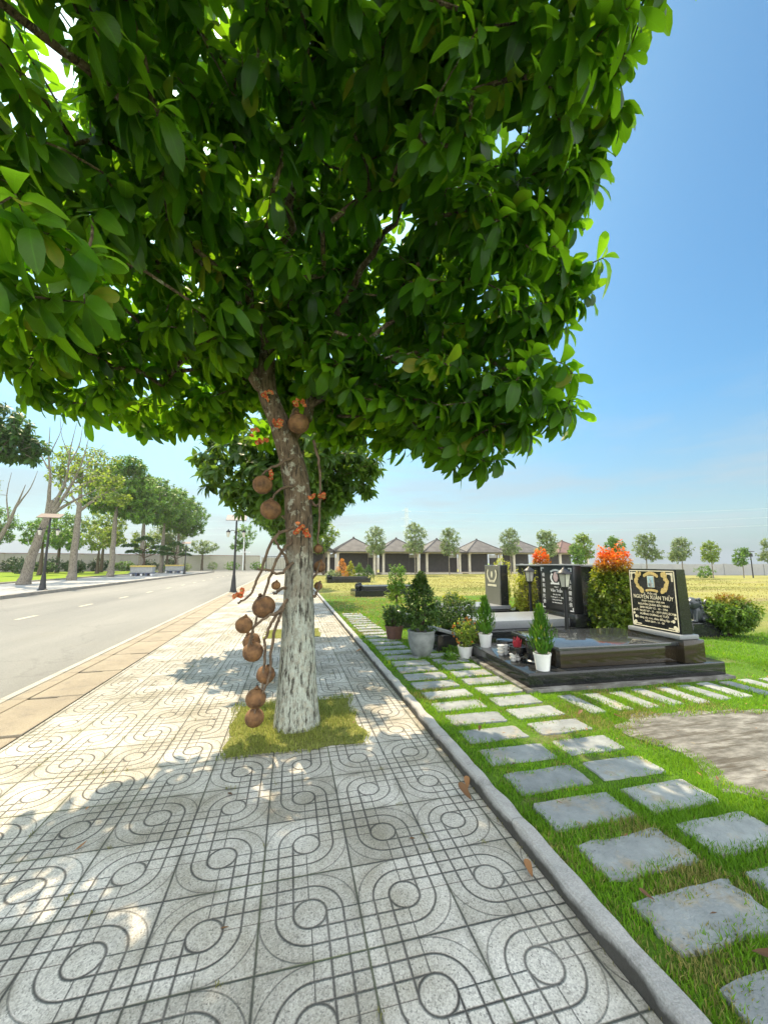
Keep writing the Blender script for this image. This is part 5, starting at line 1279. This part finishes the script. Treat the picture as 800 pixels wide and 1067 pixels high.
# ------------------------------------------------------------------ the graves behind
g2 = empty('second_grave', (4.5, 6.6, 0), 0, 'raised black grave with white lettered headstone behind the nearest grave', 'grave')
def B2(mb, x0, x1, y0, y1, z0, z1, bev=.006): mb.box(((x0 + x1) / 2 - 4.4, (y0 + y1) / 2 - 6.6, (z0 + z1) / 2), (x1 - x0, y1 - y0, z1 - z0), bev=bev, segs=2); return mb
mb = MB(); B2(mb, 3.0, 5.6, 6.0, 7.5, .03, .28, .01); mb.build('plinth', 'granite', g2)
mb = MB(); B2(mb, 3.05, 4.85, 6.15, 7.2, .283, .42, .01); mb.build('tomb_slab', 'granite_grey', g2)
mb = MB(); B2(mb, 4.82, 5.16, 6.0, 7.15, .283, .50, .006); mb.build('headstone_foot', 'granite', g2)
h2 = empty('headstone', (0, 0, 0)); h2.parent = g2
mb = MB(); B2(mb, 4.90, 5.08, 6.09, 7.04, .503, 1.36, .006); mb.build('tablet', 'granite_face', h2)
mb = MB(); B2(mb, 4.87, 5.11, 6.06, 7.07, 1.363, 1.385, .004); mb.build('cap', 'granite_grey', h2)
FX2, FY2, FZ2 = 4.90 - 4.4 - .0015, 6.565 - 6.6, .93
for sgn in (-1, 1):
    bmT = bmesh.new()
    for k, ch in enumerate('南無阿彌陀佛'):
        me = text_mesh(ch, .085)
        for v in me.vertices: v.co = (v.co.x + sgn * .375, v.co.y + .24 - k * .105, v.co.z + .0015)
        bmT.from_mesh(me); bpy.data.meshes.remove(me)
    me = bpy.data.meshes.new('lettering'); bmT.to_mesh(me); bmT.free(); on_face(me, 'lettering', 'white_ink', h2, FX2, FY2, FZ2)
for s_, sz, yy in (('Phật tử', .035, .02), ('Văn Trần', .085, -.05), ('Sinh năm 1940', .035, -.125), ('Tạ thế ngày 12 - 3 - 2018', .035, -.175), ('Hưởng thọ 79 tuổi', .035, -.225), ('Con cháu phụng lập', .035, -.275)):
    me = text_mesh(s_, sz)
    for v in me.vertices: v.co = (v.co.x, v.co.y + yy, v.co.z + .0015)
    on_face(me, 'lettering', 'white_ink', h2, FX2, FY2, FZ2)
mb = MB()
for s in (-1, 1):
    for k in range(9): f = k / 8; disc(mb, s * (.05 + .09 * math.sin(.2 + f * 2.2)), .09 + f * .17, .022, .004 + k * .0001, 7)
    for yy in (.38, -.39): rect(mb, s * .40, yy, .09, .02, .004); rect(mb, s * .43, yy - .03 * (1 if yy > 0 else -1), .02, .06, .0042)
for k in range(7): q = (k - 3) / 3; disc(mb, q * .13, .345 - .03 * q * q, .022, .004 + k * .0001, 7)
for k in range(8): disc(mb, -.14 + k * .04, .085, .02, .0052, 7)
art(mb, 'ornament', 'white_ink', h2, FX2, FY2, FZ2)
mb = MB(); disc(mb, 0, .215, .085, .0062, 20, .8, 1.1); art(mb, 'portrait', 'pink_ink', h2, FX2, FY2, FZ2)

t = empty('backdrop_wall', (5.75, 7.55, 0), 0, 'wide polished black granite backdrop wall behind the second headstone', 'wall')
mb = MB(); mb.box((0, 0, .68), (.14, 2.75, 1.31), bev=.008); mb.build('panel', 'granite', t)
mb = MB(); mb.box((-.02, 0, 1.355), (.2, 2.8, .035), bev=.006); mb.build('cap', 'granite_grey', t)

g3 = empty('third_grave', (4.62, 8.7, 0), 0, 'farther grave with a pale etched headstone beside yellow plants', 'grave')
mb = MB(); mb.box((-.3, 0, .18), (2.0, 1.25, .32), bev=.01); mb.build('plinth', 'granite', g3)
mb = MB(); mb.box((-.35, 0, .385), (1.5, .95, .08), bev=.01); mb.build('tomb_slab', 'granite_grey', g3)
h3 = empty('headstone', (0, 0, 0)); h3.parent = g3
mb = MB(); mb.box((.31, -.02, .86), (.20, .72, 1.0), bev=.008); mb.build('tablet', 'granite', h3)
mb = MB(); mb.box((.20, -.02, .86), (.03, .70, .97), bev=.004); mb.build('face_panel', 'granite_lit_face', h3)
mb = MB()
for s in (-1, 1):
    for k in range(10): f = k / 9; disc(mb, s * (.07 + .15 * math.sin(.3 + f * 1.9)), .10 + f * .24, .032, .004 + k * .0001, 7)
for k in range(6): disc(mb, -.1 + k * .04, .085, .03, .0052, 7)
disc(mb, 0, .25, .055, .0055, 14, .8, 1.5); rect(mb, 0, -.01, .42, .05, .004)
art(mb, 'ornament', 'cream', h3, .184, -.02, .88)
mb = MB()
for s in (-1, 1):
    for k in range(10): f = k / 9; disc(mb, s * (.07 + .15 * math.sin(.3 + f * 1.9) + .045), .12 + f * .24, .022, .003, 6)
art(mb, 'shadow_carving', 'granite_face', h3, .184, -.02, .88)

def lantern(loc, hgt, label):
    t = empty('grave_lantern', loc, 0, label, 'lantern', 'black lantern posts between the graves')
    mb = MB(); mb.tube([(0, 0, 0), (0, 0, hgt - .36)], [.035, .03], 8); mb.lathe((0, 0, 0), [(.07, 0), (.07, .03), (.04, .08)], 10); mb.lathe((0, 0, hgt - .40), [(.03, 0), (.065, .04), (.065, .055)], 6, True); mb.build('post', 'black_metal', t)
    mb = MB(); mb.lathe((0, 0, hgt - .343), [(.07, 0), (.105, .21)], 6, True); mb.build('glass', 'lamp_glass', t)
    mb = MB()
    for k in range(6): a = math.pi / 3 * k; mb.tube([(.073 * math.cos(a), .073 * math.sin(a), hgt - .345), (.109 * math.cos(a), .109 * math.sin(a), hgt - .13)], .007, 4)
    mb.lathe((0, 0, hgt - .13), [(.14, 0), (.135, .02), (.07, .07), (.03, .09), (.012, .13)], 6, True); mb.build('cage', 'black_metal', t)
    return t
lantern((4.62, 5.85, .05), 1.30, 'nearer black lantern post in front of the second headstone')
lantern((5.2, 7.72, .05), 1.30, 'farther black lantern post between the second and pale headstones')

# clipped columns with red young leaves
shrub('red_tip_column', (5.55, 5.75, .045), (.92, .86, 1.66), 1500, 'leaf_red', 'tall clipped column with fiery red tips left of the main headstone', 'red tipped clipped shrubs', (.05, .085), shape='taper', hollow=.3, seed=111)
shrub('red_tip_column', (6.25, 8.75, .045), (.66, .62, 1.72), 900, 'leaf_red', 'clipped column with fiery red tips behind the second headstone', 'red tipped clipped shrubs', (.05, .085), shape='taper', hollow=.3, seed=112)
shrub('yellow_column', (5.3, 8.05, .045), (.55, .5, 1.28), 300, 'leaf_yellow', 'yellow green clipped column behind the farther lantern', 'yellow clipped shrubs', (.05, .08), shape='column', seed=113)
shrub('yellow_column', (5.75, 9.9, .045), (.55, .5, 1.5), 260, 'leaf_yellow', 'yellow green clipped column behind the pale headstone', 'yellow clipped shrubs', (.05, .085), shape='column', seed=114)
shrub('yellow_plant', (3.75, 8.6, .40), (.55, .5, .36), 110, 'leaf_yellow', 'small yellow leafed plant on the third grave before the pale headstone', None, (.04, .08), seed=115, cat='plant')
shrub('red_tip_bush', (8.05, 5.7, .05), (1.0, .92, .70), 800, 'leaf_red_low', 'round low bush with reddish tips on the lawn at the right', 'red tipped clipped shrubs', (.05, .085), hollow=.25, seed=116, z0=.08)

# stone lion on a pedestal
t = empty('stone_lion', (7.55, 5.9, .045), 0, 'small dark stone lion on a black pedestal right of the main headstone', 'statue')
mb = MB(); mb.box((0, 0, .13), (.72, .34, .27), bev=.012); mb.build('pedestal', 'granite', t)
mb = MB(); hz = .265
mb.sphere((-.02, 0, hz + .15), .15, 3, (.9, .75, 1.05), .08); mb.sphere((.10, 0, hz + .10), .12, 3, (1.0, .9, .85), .08)
mb.sphere((-.10, 0, hz + .34), .115, 3, (.95, .95, .95), .14); mb.sphere((-.19, 0, hz + .32), .055, 2, (1, 1, .8), .05)
for s in (-1, 1):
    mb.tube([(-.12, s * .07, hz + .22), (-.15, s * .075, hz + .1), (-.16, s * .075, hz + .02)], [.05, .04, .04], 8); mb.sphere((-.185, s * .075, hz + .025), .04, 2, (1.3, 1, .7))
    mb.sphere((-.10, s * .09, hz + .41), .03, 2, (1, .6, 1.2)); mb.sphere((.06, s * .10, hz + .06), .07, 2, (1.4, .7, .9))
    for k in range(6): a = .5 * k; mb.sphere((-.04 + .03 * k * .3, s * (.08 + .015 * (k % 2)), hz + .42 - .05 * k), .035, 1)
mb.tube(curve_pts([(.18, 0, hz + .08), (.24, 0, hz + .2), (.19, 0, hz + .33), (.23, 0, hz + .40)], 4), list(np.linspace(.035, .012, 13)), 7)
mb.build('lion', 'lion_stone', t)

# far low graves
def low_grave(x, y_, w, label, seed):
    t = empty('low_grave', (x, y_, .045), 0, label, 'grave', 'low dark graves far along the path')
    mb = MB(); mb.box((0, 0, .12), (w, 1.3, .26), bev=.012); mb.build('plinth', 'granite', t)
    mb = MB(); mb.box((.1, 0, .33), (w * .82, 1.0, .16), bev=.012); mb.build('tomb_slab', 'granite_face', t)
    for k in range(3): mb = MB(); mb.lathe((-w / 2 + .12 + .1 * k, -.4 + .3 * k, .25), [(.05, 0), (.1, .1), (.11, .18), (.08, .24), (.1, .27)], 12, True); mb.build('vase', 'black_glaze', t)
    return t
low_grave(4.0, 16.2, 2.9, 'low dark grave with black urns in the middle of the lawn', 1)
low_grave(3.9, 27.2, 3.0, 'most distant low dark grave with flowering shrubs on it', 2)
for i, (x, y_, d, lf, sh, lb) in enumerate([(3.55, 27.6, (1.0, .9, 1.7), 'leaf_orange', 'cone', 'orange flowering shrub behind the most distant grave'), (4.2, 27.9, (.8, .8, 1.5), 'leaf_yellow', 'cone', 'yellow green cone shrub right of the orange flowering shrub'), (4.9, 28.2, (.9, .8, 1.4), 'leaf_mid', 'cone', 'mid green cone shrub behind the most distant grave'), (5.4, 27.3, (1.0, .9, 1.2), 'leaf_dark', 'cone', 'dark cone shrub at the right end of the most distant grave'), (2.95, 27.3, (1.3, 1, .9), 'leaf_pale', 'ball', 'pale flowering bush at the left end of the most distant grave')]):
    shrub('grave_shrub', (x, y_, .05), d, 130, lf, lb, 'shrubs round the most distant grave', (.08, .14), shape=sh, seed=120 + i)

# ------------------------------------------------------------------ fallen leaves and litter
def fallen(x, y_, z, L_, rz, label, curl=.5, tilt=.15):
    D = np.array([[math.cos(rz), math.sin(rz), tilt]]); V, F, lid, uv = leaves(np.array([[0, 0, .004]]), D, np.array([[0, 0, 1.]]), L_, L_ * .42, -curl * .5, 'obovate', .45)
    o = np_mesh('fallen_leaf', V, F, 'fallen', rnd=np.full(len(V), random.random())); o.location = (x, y_, z); tag(o, label, 'leaf', 'dry leaves lying about')
fallen(1.09, 2.30, .01, .13, 1.9, 'large curled brown leaf leaning on the kerb by the tiles', .6, .2)
fallen(1.12, 2.42, .01, .09, 1.2, 'yellowish dry leaf just behind the large curled one at the kerb', .5, .25)
fallen(1.10, 1.72, .01, .08, 1.4, 'small brown leaf lying against the kerb nearer the camera', .5, .2)
fallen(1.60, 1.185, .075, .17, -.75, 'long tan leaf lying in the grass between two near stones', .35, .05)
fallen(.74, .98, .004, .10, .2, 'orange leaf at the bottom edge on the tiles', .3, .05)
fallen(1.45, 1.42, .082, .06, 2.3, 'pale dry leaf on the edge of the muddy stone', .5, .1)
fallen(1.50, 3.0, .082, .06, .9, 'brown leaf curled on a mid row stone beside the kerb', .5, .3)
fallen(2.52, 3.12, .075, .08, .3, 'pale leaf beside the bare ground corner', .5, .15)
fallen(2.86, 2.98, .075, .08, 2.8, 'whitish leaf lying before the narrow stones', .4, .12)
fallen(1.05, 6.3, .005, .12, .4, 'yellow leaf on the tiles far along the kerb', .4, .1)
def litter(n, x0, y0, x1, y1, z):
    x = RNG.uniform(x0, x1, n); yv = RNG.uniform(y0, y1, n); a = RNG.uniform(0, 6.28, n); D = np.stack([np.cos(a), np.sin(a), RNG.uniform(-.05, .2, n)], -1)
    return leaves(np.stack([x, yv, np.full(n, z)], -1), D, np.tile([0, 0, 1.], (n, 1)), RNG.uniform(.015, .05, n), RNG.uniform(.006, .018, n), RNG.uniform(-.5, .2, n), 'quad', .4)
V, F, lid, uv = litter(260, 1.35, .9, 6.5, 5, .082)
tag(np_mesh('leaf_litter', V, F, 'fallen', rnd=RNG.uniform(0, 1, lid.max() + 1)[lid]), kind='stuff')
x_ = RNG.uniform(-2.0, 1.1, 46); y2 = RNG.uniform(.8, 9, 46); a_ = RNG.uniform(0, 6.28, 46)
V, F, lid, uv = leaves(np.stack([x_, y2, np.full(46, .005)], -1), np.stack([np.cos(a_), np.sin(a_), np.full(46, .08)], -1), np.tile([0, 0, 1.], (46, 1)), RNG.uniform(.02, .07, 46), RNG.uniform(.008, .026, 46), RNG.uniform(-.5, .1, 46), 'oval', .4)
tag(np_mesh('pavement_litter', V, F, 'fallen', rnd=RNG.uniform(0, 1, lid.max() + 1)[lid]), kind='stuff')
